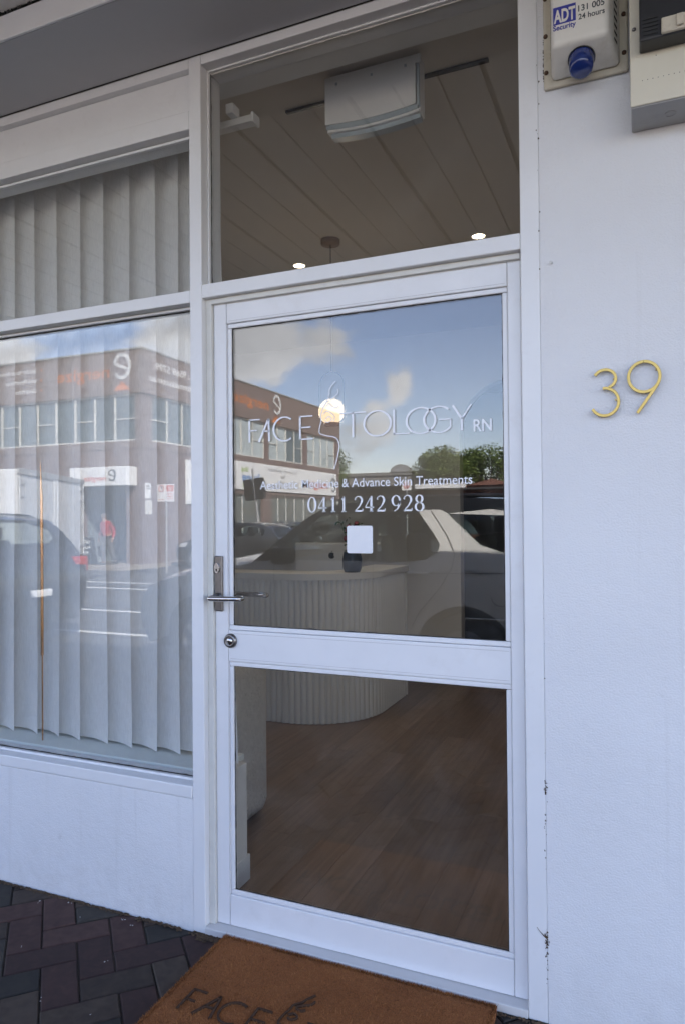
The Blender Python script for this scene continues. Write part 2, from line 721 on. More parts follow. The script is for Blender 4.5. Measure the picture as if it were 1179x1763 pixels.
M_paint = mat('white_gloss_paint', (.76, .76, .77), .38, noise=.03, nscale=6, bump=.35, bscale=45, dirt=(.40, .35, .29), dscale=12, damt=.14)
M_paint_dull = mat('dull_white_paint', (.62, .61, .60), .5, noise=.05, nscale=5, bump=.15, bscale=50, dirt=(.35, .31, .27), dscale=6, damt=.25)
M_door = mat('door_white_paint', (.77, .77, .785), .34, noise=.03, nscale=8, bump=.35, bscale=32, dirt=(.42, .36, .29), dscale=14, damt=.10)
M_bead = mat('cream_bead_paint', (.66, .645, .60), .5, noise=.05, nscale=20, bump=.2, bscale=90)
M_render = render_wall_mat('white_render', (.74, .74, .755))
M_stall = render_wall_mat('white_render_base', (.77, .77, .785))
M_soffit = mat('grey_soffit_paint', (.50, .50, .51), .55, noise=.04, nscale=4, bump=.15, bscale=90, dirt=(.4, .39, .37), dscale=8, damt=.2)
M_board = mat('soffit_board_paint', (.70, .68, .64), .5, noise=.05, nscale=5, dirt=(.35, .3, .25), dscale=4, damt=.3)
M_gap = mat('dark_gap', (.03, .028, .026), .9)
M_seal = mat('old_black_sealant', (.035, .033, .03), .7, bump=.4, bscale=200)
M_glass = glass_mat('window_glass', (.965, .97, .965), .082, dust=.022)
M_glass_far = mat('far_window_glass', (.10, .13, .14), .06, spec=1.0, noise=.35, nscale=.7)
M_blind = mat('pale_blind_glass', (.42, .47, .47), .08, spec=.8, noise=.15, nscale=.9)
M_steel = mat('brushed_steel', (.22, .21, .205), .32, metal=1.0, bump=.1, bscale=400, noise=.1, nscale=60)
M_chrome = mat('polished_steel', (.52, .50, .49), .14, metal=1.0)
M_darksteel = mat('keyway_dark', (.05, .05, .05), .4, metal=.6)
M_brass = mat('brushed_brass', (.40, .285, .095), .36, metal=1.0, noise=.08, nscale=80, bump=.1, bscale=300)
M_vinyl = mat('white_vinyl', (.86, .86, .89), .45, emit=None)
M_qr = mat('white_sticker', (.80, .80, .82), .35)
M_plastic = mat('aged_white_plastic', (.70, .675, .62), .42, noise=.05, nscale=9, dirt=(.34, .27, .18), dscale=14, damt=.35)
M_plastic2 = mat('aged_cream_plastic', (.56, .51, .41), .5, noise=.06, nscale=12, dirt=(.2, .15, .1), dscale=20, damt=.4)
M_cream = mat('cream_enamel', (.66, .62, .51), .42, noise=.04, nscale=10, dirt=(.42, .35, .24), dscale=9, damt=.35)
M_greybox = mat('grey_enamel', (.34, .34, .335), .45, noise=.05, nscale=20, dirt=(.2, .18, .16), dscale=12, damt=.35)
M_black = mat('black_plastic', (.018, .018, .02), .35)
M_blackmatt = mat('matt_black', (.02, .02, .02), .7)
M_rust = mat('rusty_screw', (.09, .05, .03), .7, metal=.3, noise=.3, nscale=200)
M_bluecap = mat('blue_strobe_lens', (.012, .03, .16), .12, spec=.6, noise=.15, nscale=60, coat=.4)
M_bluetext = mat('blue_print', (.03, .035, .28), .5)
M_mat_text = mat('black_print_on_coir', (.06, .028, .013), .95)
M_intwall = mat('interior_wall_paint', (.72, .70, .66), .8, noise=.02, nscale=3)
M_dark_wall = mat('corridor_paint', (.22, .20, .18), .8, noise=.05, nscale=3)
M_ceiling = mat('interior_ceiling_paint', (.60, .55, .485), .8, noise=.03, nscale=2)
M_sill = mat('sill_paint', (.80, .84, .80), .35, noise=.04, nscale=6)
M_curtain = fabric_mat('sheer_curtain_fabric', (.92, .91, .90), .12, .06)
M_ac = mat('white_appliance_plastic', (.86, .86, .86), .35, noise=.02, nscale=5)
M_ac_grey = mat('blue_grey_trim', (.45, .52, .57), .3)
M_desk = mat('fluted_panel_paint', (.78, .77, .73), .5, noise=.02, nscale=4)
M_desktop = mat('desk_top', (.72, .71, .68), .3)
M_alu = mat('silver_aluminium', (.66, .67, .68), .35, metal=.3)
M_boucle = mat('boucle_fabric', (.66, .64, .60), .95, bump=1.0, bscale=90, bdist=.012, noise=.1, nscale=60)
M_wood = mat('light_walnut', (.24, .14, .07), .45, noise=.15, nscale=30)
M_globe = mat('opal_globe_glass', (.55, .48, .36), .3, emit=(1.0, .74, .46), estr=.24)
M_led = mat('downlight_lens', (1, .95, .85), .4, emit=(1.0, .84, .58), estr=3.2)
M_copper = mat('copper_rod', (.62, .34, .17), .25, metal=1.0, noise=.2, nscale=40)
M_floor = plank_mat('oak_floor_plank', [(.16, .108, .075), (.21, .146, .105), (.27, .195, .145)], scale=(20, 1.1, 20), rough=.42, tone=.26)
M_floor_base = mat('floor_underlay', (.04, .025, .018), .8)
M_coir = mat('coir_fibre', (.32, .115, .032), .98, noise=.45, nscale=420, bump=1.0, bscale=380, bdist=.006)
def coir_tuft_mat():
    m = bpy.data.materials.new('coir_tuft')
    m.use_nodes = True
    t = m.node_tree
    b = t.nodes['Principled BSDF']
    b.inputs['Roughness'].default_value = .95
    ge = N(t, 'ShaderNodeNewGeometry')
    cr = N(t, 'ShaderNodeValToRGB')
    cr.color_ramp.elements[0].color = (.13, .042, .012, 1)
    cr.color_ramp.elements[1].color = (.50, .215, .070, 1)
    e = cr.color_ramp.elements.new(.5)
    e.color = (.27, .098, .028, 1)
    tc = N(t, 'ShaderNodeTexCoord')
    n = N(t, 'ShaderNodeTexNoise')
    n.inputs['Scale'].default_value = 7
    n.inputs['Detail'].default_value = 5
    L(t, tc, 'Object', n, 'Vector')
    ma = N(t, 'ShaderNodeMath', operation='MULTIPLY_ADD')
    L(t, n, 'Fac', ma, 0)
    ma.inputs[1].default_value = 1.5
    ma.inputs[2].default_value = -.75
    ad = N(t, 'ShaderNodeMath', operation='ADD')
    L(t, ma, 'Value', ad, 0)
    L(t, ge, 'Random Per Island', ad, 1)
    L(t, ad, 'Value', cr, 'Fac')
    L(t, cr, 'Color', b, 'Base Color')
    return m


M_tuft = coir_tuft_mat()
M_paver = [paver_mat('paver_red', [(.030, .0135, .0115), (.048, .021, .0175), (.072, .036, .029)]),
           paver_mat('paver_charcoal', [(.0175, .0150, .0125), (.028, .0235, .019), (.048, .040, .031)]),
           paver_mat('paver_brown', [(.026, .0165, .0115), (.041, .027, .019), (.064, .045, .032)])]
M_sand = mat('joint_sand', (.045, .036, .028), 1.0, noise=.5, nscale=180, bump=.6, bscale=300)
M_path = mat('far_footpath', (.30, .26, .22), .9, noise=.15, nscale=2)
M_asphalt = mat('asphalt', (.075, .075, .078), .85, noise=.25, nscale=6, bump=.4, bscale=200)
M_ground = mat('bare_ground', (.16, .15, .13), .95, noise=.2, nscale=.6)
M_line = mat('road_paint', (.72, .72, .70), .6, noise=.1, nscale=6)
M_kerb = mat('kerb_concrete', (.34, .33, .31), .85, noise=.12, nscale=8)
M_brick = brickwall_mat('brown_brick', (.205, .145, .135), (.155, .108, .102), (.22, .19, .175))
M_band = mat('brown_fascia_render', (.20, .150, .135), .85, noise=.10, nscale=1.5, dirt=(.10, .07, .06), dscale=1.2, damt=.5)
M_recess = mat('blue_grey_wall', (.16, .19, .21), .8, noise=.06, nscale=1)
M_white = mat('white_signboard', (.80, .80, .78), .45)
M_frame_alu = mat('pale_window_frame', (.62, .61, .57), .45)
M_orange = mat('orange_lettering', (.62, .19, .05), .6)
M_redtext = mat('red_lettering', (.60, .10, .06), .6)
M_bluelet = mat('blue_lettering', (.05, .20, .48), .6)
M_greenlet = mat('green_lettering', (.28, .42, .06), .6)
M_greytext = mat('charcoal_lettering', (.06, .065, .07), .6)
M_tyre = mat('tyre_rubber', (.018, .018, .018), .85)
M_rim = mat('alloy_rim', (.45, .45, .46), .3, metal=.9)
M_carwhite = mat('white_car_paint', (.66, .65, .62), .25, coat=.6)
M_carblack = mat('black_car_paint', (.012, .014, .018), .2, coat=.8)
M_cargrey = mat('dark_grey_car_paint', (.03, .033, .037), .25, coat=.8)
M_carglass = glass_mat('tinted_car_glass', (.70, .74, .72), .05)
M_red_lens = mat('red_lens', (.42, .02, .02), .2)
M_lamp_lens = mat('clear_lens', (.6, .62, .64), .1)
M_seam = mat('body_seam', (.02, .02, .02), .6)
M_bark = mat('tree_bark', (.10, .075, .055), .95, noise=.3, nscale=8, bump=.6, bscale=20)
M_skin = mat('skin', (.45, .27, .20), .6)
M_red_cloth = mat('red_jumper', (.36, .03, .045), .9, noise=.1, nscale=30)
M_grey_cloth = mat('grey_trousers', (.10, .10, .11), .9)
M_hair = mat('grey_brown_hair', (.09, .07, .06), .8)
M_shoe = mat('dark_shoe', (.03, .03, .03), .6)
M_concrete = mat('grey_shop_wall', (.26, .25, .235), .85, noise=.12, nscale=1.2)
M_dark_shade = mat('shade_dark', (.05, .045, .04), .6)  # near-black colour stands in for the shade under the far verandahs
M_redbrown = mat('terracotta_roof', (.20, .09, .06), .85, noise=.15, nscale=3)


def leaf_mat():
    m = bpy.data.materials.new('leaf_green')
    m.use_nodes = True
    t = m.node_tree
    b = t.nodes['Principled BSDF']
    b.inputs['Roughness'].default_value = .6
    ge = N(t, 'ShaderNodeNewGeometry')
    cr = N(t, 'ShaderNodeValToRGB')
    cr.color_ramp.elements[0].color = (.042, .078, .014, 1)
    cr.color_ramp.elements[1].color = (.15, .195, .035, 1)
    L(t, ge, 'Random Per Island', cr, 'Fac')
    L(t, cr, 'Color', b, 'Base Color')
    return m


M_leaf = leaf_mat()

# ================================================================== THE SETTING: ground, footpath, road
GZ = -0.020                                   # footpath level at the shop
g = MB()
g.quad((-260, -330, -.36), (260, -330, -.36), (260, 120, -.36), (-260, 120, -.36))
tag(g.build('ground', M_ground), kind='structure')

road = MB()
road.box(-160, 60, -15.95, -3.85, -.5, -.25)
road.box(-14.0, -4.5, -160, -15.95, -.5, -.252)
road_o = tag(road.build('road', M_asphalt), kind='structure')


def lane_line(x0, x1, y0, y1, z=-.246):
    o = bx('lane_marking', M_line, road_o, x0, x1, y0, y1, z - .004, z)
    return o


for (a, b_, yv) in ((-6.6, -3.4, 5.95), (-9.2, -4.6, 7.95), (-30, 6, 11.3), (-30, 6, 12.55)):
    lane_line(a, b_, .1 - yv - .06, .1 - yv + .06)
for i in range(6):
    lane_line(-9.3, -9.2, -24 - i * 5, -21.5 - i * 5, -.248)

fp = MB()
fp.box(-40, 12, -3.7, .2, -.5, GZ - .007)
footpath = tag(fp.build('footpath', M_sand), kind='structure')
kb = MB()
for i in range(22):
    kb.cbox(-30 + i * 2, -28.006 + i * 2, -3.849, -3.701, -.45, -.075, c=.012)
tag(kb.build('kerb', M_kerb), kind='structure')
ff = MB()
ff.box(-160, -14.2, -40, -15.95, -.5, -.12)
ff.box(-14.2, -13.95, -60, -15.95, -.5, -.12)
ff.box(-4.5, 60, -60, -15.95, -.5, -.12)
tag(ff.build('far_footpath', M_path), kind='structure')

# clay pavers, herringbone at 45 degrees, phase measured on the photograph
CELL = 0.1045
s2 = math.sqrt(.5)


def nm_to_xy(n, m):
    return ((n - m) * s2, (n + m) * s2)


def paver_mesh():
    a, b, c, h = CELL * 2 - .0042, CELL - .0042, .0035, .05
    m = MB()
    def ring(ins, z):
        return [(-a / 2 + ins, -b / 2 + ins, z), (a / 2 - ins, -b / 2 + ins, z), (a / 2 - ins, b / 2 - ins, z), (-a / 2 + ins, b / 2 - ins, z)]
    v = ring(0, -h) + ring(0, -c) + ring(c, 0)
    f = [(8, 9, 10, 11)]
    for k in range(2):
        for i in range(4):
            f.append((k * 4 + i, k * 4 + (i + 1) % 4, k * 4 + 4 + (i + 1) % 4, k * 4 + 4 + i))
    m.add(v, f)
    return m


pav_me = []
for k, mt in enumerate(M_paver):
    o = paver_mesh().build('paver', mt)
    pav_me.append(o.data)
    bpy.data.objects.remove(o)
cands = []
for i in range(-70, 71):
    for j in range(-70, 71):
        t = (i - j) % 4
        if t == 0:
            n, m_, rot = -.494 + CELL * (i + 1), .125 + CELL * (j + .5), 0
        elif t == 3:
            n, m_, rot = -.494 + CELL * (i + .5), .125 + CELL * (j + 1), 1
        else:
            continue
        x, y = nm_to_xy(n, m_)
        if -3.6 < y < .115 and -7 < x < 5:
            cands.append((x, y, rot))
cands.sort(key=lambda c: (c[0] - .15) ** 2 * .45 + (c[1] + .1) ** 2)
rest = MB()
pm = paver_mesh()
rr = random.Random(11)
for k, (x, y, rot) in enumerate(cands):
    q = rr.random()
    mi = 0 if q < .30 else (1 if q < .68 else 2)
    if abs(x + .30) < .16 and abs(y + .17) < .12 and not rot:
        mi = 0
    ang = R(45) + (R(90) if rot else 0) + rr.gauss(0, .008)
    z = GZ + rr.uniform(-.0025, .0015)
    edge = y > -.10
    if k < 300 and edge:
        M4 = Matrix.Translation((x, y, z)) @ Matrix.Rotation(ang, 4, 'Z')
        bm = bmesh.new()
        bm.from_mesh(pav_me[mi])
        bm.transform(M4)
        bmesh.ops.bisect_plane(bm, geom=bm.verts[:] + bm.edges[:] + bm.faces[:], plane_co=(0, -.0015, 0), plane_no=(0, 1, 0), clear_outer=True)
        if len(bm.faces):
            cm = bpy.data.meshes.new('paver')
            bm.to_mesh(cm)
            link('paver', cm, footpath, M_paver[mi])
        bm.free()
    elif k < 300:
        o = bpy.data.objects.new('paver', pav_me[mi])
        COL.objects.link(o)
        o.parent = footpath
        o.location = (x, y, z)
        o.rotation_euler = (rr.gauss(0, .004), rr.gauss(0, .004), ang)
    elif y < -.10:
        M4 = Matrix.Translation((x, y, z)) @ Matrix.Rotation(ang, 4, 'Z')
        rest.add([M4 @ Vector(v) for v in pm.v], pm.f, mi)
o = rest.build('paver_field', M_paver, footpath, recalc=False)
tag(o, kind='stuff')

# grit and leaf litter caught along the foot of the wall, and pale specks trodden into the pavers
lit = MB()
M_litter = mat('brown_litter', (.085, .055, .032), .95, noise=.5, nscale=90)
rr = random.Random(3)


def shard(mb, x, y, z, s, mi=0):
    a = rr.uniform(0, 6.28)
    pts = []
    for k in range(4):
        r_ = s * rr.uniform(.4, 1)
        pts.append((x + r_ * math.cos(a + k * 1.57), y + r_ * math.sin(a + k * 1.57), z + rr.uniform(0, s * .5)))
    mb.add(pts + [(x, y, z + s * .7)], [(0, 1, 4), (1, 2, 4), (2, 3, 4), (3, 0, 4)], mi)


for i in range(3200):
    x = rr.uniform(-2.6, 1.25)
    if x < 0.0:
        y, z = -.004 - abs(rr.gauss(0, .006)), GZ
    elif x < 1.03:
        y, z = -.008 - abs(rr.gauss(0, .005)), GZ
        if rr.random() < .6:
            continue
    else:
        y, z = -.004 - abs(rr.gauss(0, .006)), GZ
    dens = mnoise.noise((x * 9, 0, 0)) + .35
    if dens < 0:
        continue
    shard(lit, x, y, z, rr.uniform(.002, .009))
for i in range(260):
    shard(lit, rr.gauss(.02, .03), -.004 - abs(rr.gauss(0, .014)), GZ, rr.uniform(.003, .009))
for i in range(260):                         # in the joints
    x, y, rot = cands[rr.randrange(120)]
    a = R(45) + (R(90) if rot else 0)
    u, v = rr.uniform(-.1, .1), CELL / 2
    shard(lit, x + math.cos(a) * u - math.sin(a) * v, y + math.sin(a) * u + math.cos(a) * v, GZ - .010, rr.uniform(.002, .005))
tag(lit.build('litter', M_litter, recalc=False), kind='stuff', label='brown leaf litter and grit along the foot of the white walls')
spk = MB()
M_speck = mat('pale_speck', (.50, .48, .46), .8)
for (sx, sy) in ((-.55, -.02), (-.66, -.06), (-.45, -.08), (-.30, -.03), (-.255, -.05), (-.20, -.235), (-.50, -.28), (-.25, -.44), (-.08, -.44), (-.31, -.035)):
    for k in range(2):
        shard(spk, sx + rr.gauss(0, .004), sy + rr.gauss(0, .004), GZ + .0005, rr.uniform(.002, .0055))
tag(spk.build('pebbles', M_speck, recalc=False), kind='stuff', label='small pale specks scattered on the dark pavers')

# ================================================================== SHOP: walls
def rough_box(name, mt, parent, x0, x1, y0, y1, z0, z1):
    return bx(name, mt, parent, x0, x1, y0, y1, z0, z1, c=.003)


rw = empty('rendered_wall', (1.5, 0, GZ), 'white stippled rendered wall on the right of the glass door, with brass numbers', 'wall')
o = bx('wall_face', M_render, rw, 1.0791, 4.2, 0, .2, -.3, 2.868, c=.0012)
o.matrix_parent_inverse = Matrix.Translation((-1.5, 0, -GZ))
# scuffs and cobwebby dirt in the groove between the jamb and the wall
db = MB()
rr = random.Random(21)
for zc, n_, sp in ((.60, 22, .012), (.47, 12, .05), (.20, 55, .014), (.17, 12, .02), (.12, 8, .03), (1.0, 4, .2), (2.3, 10, .2)):
    for i in range(n_):
        z = rr.gauss(zc, sp)
        x = 1.0785 + rr.gauss(0, .0022)
        s_ = rr.uniform(.0006, .0022)
        db.add([(x - s_, -.0005, z - s_), (x + s_, -.0008, z - s_ * .5), (x + s_ * .4, -.003, z + s_), (x - s_, -.0006, z + s_ * 1.6)], [(0, 1, 2, 3)])
db.ribbon([(1.052, .232), (1.060, .222), (1.070, .213), (1.0785, .208)], [.0006, .0012, .003, .006], y=-.0016)
o = db.build('dirt', M_litter, rw)
o.matrix_parent_inverse = Matrix.Translation((-1.5, 0, -GZ))
tag(o, kind='stuff')

sw = empty('base_wall', (-1.5, 0, GZ), 'low white rendered wall under the curtained shop window', 'wall')
o = bx('wall_face', M_stall, sw, -4.5, -.0465, 0.002, .2, -.3, .412, c=.003)
o.matrix_parent_inverse = Matrix.Translation((1.5, 0, -GZ))

# ------------------------------------------------------------------ timber shopfront frame
fr = empty('shopfront_frame', (0, 0, GZ), 'white painted timber shopfront frame holding the window panes around the door', 'window frame')
P0 = Matrix.Translation((0, 0, -GZ))


def fpart(name, mt, *d, c=.003):
    o = bx(name, mt, fr, *d, c=c)
    o.matrix_parent_inverse = P0
    return o


def mpart(mb, name, mt, root, **kw):
    o = mb.build(name, mt, root, **kw)
    o.matrix_parent_inverse = Matrix.Translation(-Vector(root.location))
    return o


fpart('mullion', M_paint, -.046, .0005, 0, .12, GZ, 2.868)
fpart('jamb', M_paint, 1.0275, 1.0789, 0, .12, GZ, 2.868)
fpart('head_rail', M_paint, .001, 1.027, .0008, .12, 2.836, 2.868)
fpart('head_rail', M_paint, -4.5, -.0465, .0008, .12, 2.834, 2.868)
fpart('fascia_panel', M_paint, -.985, -.0468, .026, .04, 2.66, 2.833, c=.001)
fpart('fascia_panel', M_paint, -4.5, -.987, .0265, .0405, 2.66, 2.833, c=.001)
fpart('window_rail', M_paint, -4.5, -.0465, .0008, .12, 2.632, 2.694)
fpart('transom', M_paint, .001, 1.027, .0008, .12, 2.061, 2.106)
fpart('transom', M_paint, -4.5, -.0465, .0008, .12, 2.052, 2.093)
fpart('sill', M_paint, -4.5, -.0465, -.004, .12, .414, .455, c=.004)
fpart('threshold', M_paint_dull, .001, 1.027, -.004, .12, GZ, .0045, c=.003)
# rebate strips and glazing beads
fpart('door_stop', M_bead, .001, .0222, .024, .05, .005, 2.0605, c=.001)
fpart('door_stop', M_bead, .0225, 1.0225, .022, .0352, 2.044, 2.0605, c=.001)


def bead_frame(x0, x1, z0, z1, y0=.036, y1=.0495, w=.014, sides='LRTB'):
    if 'L' in sides:
        fpart('glazing_bead', M_paint, x0 + .0005, x0 + w, y0, y1, z0 + w + .0005, z1 - w - .0005, c=.002)
    if 'R' in sides:
        fpart('glazing_bead', M_paint, x1 - w, x1 - .0005, y0, y1, z0 + w + .0005, z1 - w - .0005, c=.002)
    if 'T' in sides:
        fpart('glazing_bead', M_paint, x0 + .0005, x1 - .0005, y0, y1, z1 - w, z1 - .0005, c=.002)
    if 'B' in sides:
        fpart('glazing_bead', M_paint, x0 + .0005, x1 - .0005, y0, y1, z0 + .0005, z0 + w, c=.002)


bead_frame(.001, 1.027, 2.107, 2.8355, w=.007, sides='LT')
bead_frame(-4.5, -.0468, 2.094, 2.631, w=.010, sides='T')
bead_frame(-4.5, -.0468, .4555, 2.0515, w=.010, sides='TB')
for d in ((.001, 1.027, 2.107, 2.8352), (-4.5, -.0468, 2.0945, 2.6315), (-4.5, -.0468, .4558, 2.0515)):
    m = MB().box(d[0], d[1], .050, .056, d[2], d[3])
    mpart(m, 'window_pane', M_glass, fr)


def ragged(root, runs, name='sealant', y=.0488, mt=None, seed=5, w0=.0032, w1=.005):
    """uneven old sealant where pane meets bead"""
    rr = random.Random(seed)
    mb = MB()
    for (x0, z0, x1, z1) in runs:
        n = max(4, int(math.hypot(x1 - x0, z1 - z0) / .012))
        pts = [(x0 + (x1 - x0) * i / n, z0 + (z1 - z0) * i / n) for i in range(n + 1)]
        mb.ribbon(pts, [w0 + w1 * max(0, mnoise.noise((i * .37, seed, x0 * 5)) + rr.uniform(-.25, .35)) for i in range(n + 1)], y=y, th=.001)
    return mpart(mb, name, mt or M_seal, root)


ragged(fr, [(.0084, 2.11, .0084, 2.828), (1.0255, 2.11, 1.0255, 2.834), (.010, 2.1075, 1.026, 2.1075)])
ragged(fr, [(-4.5, .4670, -.047, .4670), (-4.5, 2.0405, -.047, 2.0405)], seed=9, w0=.004)
ragged(fr, [(.010, 2.8275, 1.026, 2.8275)], seed=12, mt=M_bead)

# ------------------------------------------------------------------ the door
dr = empty('shop_door', (.5, .036, .03), 'white timber glass door with white lettering, steel lever and steel lock', 'door')
DX0, DX1, DY = .013, 1.0265, .036


def dpart(name, mt, *d, c=.003, parent=None):
    o = bx(name, mt, parent or dr, *d, c=c)
    o.matrix_parent_inverse = Matrix.Translation(-Vector(dr.location))
    return o


dpart('stile', M_door, .0230, .0718, DY, .078, .006, 2.0595)
dpart('stile', M_door, .985, 1.0222, DY, .078, .006, 2.0595)
dpart('rail', M_door, .0721, .9847, DY + .0006, .078, 1.977, 2.0595)
dpart('rail', M_door, .0721, .9847, DY + .0006, .078, .866, .968)
dpart('rail', M_door, .0721, .9847, DY + .0006, .078, .006, .105)


def door_beads(x0, x1, z0, z1):
    w = .0155
    for (a, b_, c_, d_) in ((x0, x0 + w, z0 + w, z1 - w), (x1 - w, x1, z0 + w, z1 - w), (x0, x1, z1 - w, z1), (x0, x1, z0, z0 + w)):
        e = .0004
        dpart('glazing_bead', M_door, a + e, b_ - e, DY + .006, .0497, c_ + e, d_ - e, c=.003)


door_beads(.0721, .9847, .9685, 1.9765)
door_beads(.0721, .9847, .1055, .8655)
m = MB().box(.0725, .9842, .050, .056, .969, 1.976)
pane_up = mpart(m, 'glass_pane', M_glass, dr)
m = MB().box(.0725, .9842, .050, .056, .106, .865)
pane_lo = mpart(m, 'glass_pane', M_glass, dr)
e, f_ = .0160, .0155
for k, (z0, z1) in enumerate(((.9685, 1.9765), (.1055, .8655))):
    ragged(dr, [(.0721 + e, z0 + f_, .0721 + e, z1 - f_), (.9847 - e, z0 + f_, .9847 - e, z1 - f_), (.0721 + f_, z1 - e, .9847 - f_, z1 - e), (.0721 + f_, z0 + e, .9847 - f_, z0 + e)], seed=31 + k, w0=.0022, w1=.004)
# fine joint lines of the paint over the mortices
jl = MB()
jl.ribbon([(.07195, .01), (.07195, 2.055)], .0009, y=DY - .0003, th=.0004)
jl.ribbon([(.98485, .01), (.98485, 2.055)], .0009, y=DY - .0003, th=.0004)
jl.ribbon([(.08, 1.985), (.98, 1.985)], .0008, y=DY - .0002, th=.0004)
jl.ribbon([(.08, .876), (.98, .876)], .0008, y=DY - .0002, th=.0004)
jl.ribbon([(.08, .958), (.98, .958)], .0008, y=DY - .0002, th=.0004)
mpart(jl, 'paint_joint', mat('joint_grey', (.42, .41, .41), .7), dr)

# lever furniture
lv = empty('lever_handle', (0, 0, 0), parent=dr)
lv.matrix_parent_inverse = Matrix.Translation(-Vector(dr.location))
HX = .0405
hz = 1.077


def lpart(mb, name, mt, **kw):
    return mb.build(name, mt, lv, **kw)


lpart(MB().cbox(HX - .0150, HX + .0150, DY - .009, DY - .0004, 1.030, 1.212, c=.003), 'backplate', M_steel)
lpart(MB().tube([(HX, DY - .009, hz), (HX, DY - .052, hz)], .0095, 14), 'spindle', M_steel)
lpart(MB().lathe([(.0, -.0), (.014, 0), (.014, .006), (.0, .006)], (HX, DY - .0155, hz), 'y', 18), 'rose', M_steel)
pts = smooth_path([(HX - .002, DY - .046, hz), (HX - .001, DY - .058, hz), (HX + .010, DY - .062, hz), (HX + .05, DY - .062, hz + .0008), (HX + .095, DY - .060, hz + .002), (HX + .106, DY - .052, hz + .002), (HX + .107, DY - .036, hz + .002)], 5)
lpart(MB().tube(pts, .0082, 14), 'lever', M_chrome)
lpart(MB().prism([(HX - .010 + .010 * math.cos(a) + .006, 1.172 + .016 * math.sin(a)) for a in [2 * math.pi * k / 20 for k in range(20)]], 'y', DY - .0135, DY - .009), 'cylinder', M_chrome)
lpart(MB().prism([(HX - .004 + .0022 * math.cos(a), 1.166 + .005 * math.sin(a)) for a in [2 * math.pi * k / 12 for k in range(12)]], 'y', DY - .0140, DY - .0134), 'keyway', M_darksteel)
pts = smooth_path([(HX, .080, hz), (HX, .125, hz), (HX + .010, .132, hz), (HX + .06, .132, hz), (HX + .115, .132, hz), (HX + .125, .125, hz), (HX + .126, .11, hz)], 5)
lpart(MB().tube(pts, .0082, 12), 'inner_lever', M_chrome)
dl = empty('deadlock', (0, 0, 0), parent=dr)
dl.matrix_parent_inverse = Matrix.Translation(-Vector(dr.location))
KX, KZ = .0815, .9345
MB().lathe([(0, -.0095), (.0125, -.0095), (.0140, -.012), (.0215, -.009), (.0238, -.0035), (.0238, 0)], (KX, DY, KZ), 'y', 28).build('lock_ring', M_steel, dl)
MB().lathe([(0, -.0125), (.0118, -.0125), (.0125, -.0095)], (KX, DY, KZ), 'y', 24).build('lock_barrel', M_chrome, dl)
MB().prism([(KX + .0018 * math.cos(a), KZ - .003 + .005 * math.sin(a)) for a in [2 * math.pi * k / 12 for k in range(12)]], 'y', DY - .0131, DY - .0124).build('keyway', M_darksteel, dl)

# ------------------------------------------------------------------ lettering on the door glass
LY = .0488
letters = MB()


def U(px, py):           # where the sight line through a pixel of the photograph meets the pane: used to copy the lettering's outline
    d = fwd + rt * ((px - 589.5) / 1218.45) - up * ((py - 881.5) / 1218.45)
    k = (LY - CAM_POS.y) / d.y
    p = CAM_POS + d * k
    return (p.x, p.z)


ZB, ZT = 1.582, 1.656
TH, TN = .0064, .0042


def st(pts, w):
    letters.ribbon(pts, w, y=LY)


def seg(x0, z0, x1, z1, w, n=2):
    st([(x0 + (x1 - x0) * i / n, z0 + (z1 - z0) * i / n) for i in range(n + 1)], w)


# F A C E
seg(.149, ZB, .149, ZT, TH)
seg(.146, ZT - .001, .188, ZT - .001, TN)
seg(.149, 1.620, .176, 1.620, TN)
seg(.184, ZB, .220, ZT, TH)
seg(.220, ZT, .222, ZB, TH)
seg(.201, 1.616, .222, 1.616, TN)
st(arc(.277, 1.619, .039, .038, 52, 308, 30), [TN + (TH - TN) * abs(math.cos(R(52 + 256 * i / 30))) for i in range(31)])
seg(.333, ZB, .333, ZT, TH)
seg(.331, ZT - .001, .377, ZT - .001, TN)
seg(.333, 1.620, .370, 1.620, TN)
seg(.331, ZB + .001, .378, ZB + .001, TN)
# T O L O G Y
seg(.470, ZT - .001, .556, ZT - .001, TN)
seg(.513, ZB - .002, .513, ZT, TH)
def oval(cx, cz, rx, rz, a0=0, a1=360):
    n = 40
    st(arc(cx, cz, rx, rz, a0, a1, n), [TN + (TH - TN) * abs(math.cos(R(a0 + (a1 - a0) * i / n))) for i in range(n + 1)])


oval(.592, 1.618, .043, .038)
seg(.645, ZB, .645, ZT, TH)
seg(.643, ZB + .001, .694, ZB + .001, TN)
oval(.728, 1.618, .044, .038)
oval(.782, 1.618, .044, .038, 48, 320)
seg(.782, 1.6175, .819, 1.6175, TN)
seg(.817, 1.6175, .817, 1.592, TN)
seg(.824, ZT, .850, 1.616, TH)
seg(.878, ZT, .850, 1.616, TN)
seg(.850, 1.6165, .850, ZB, TH)
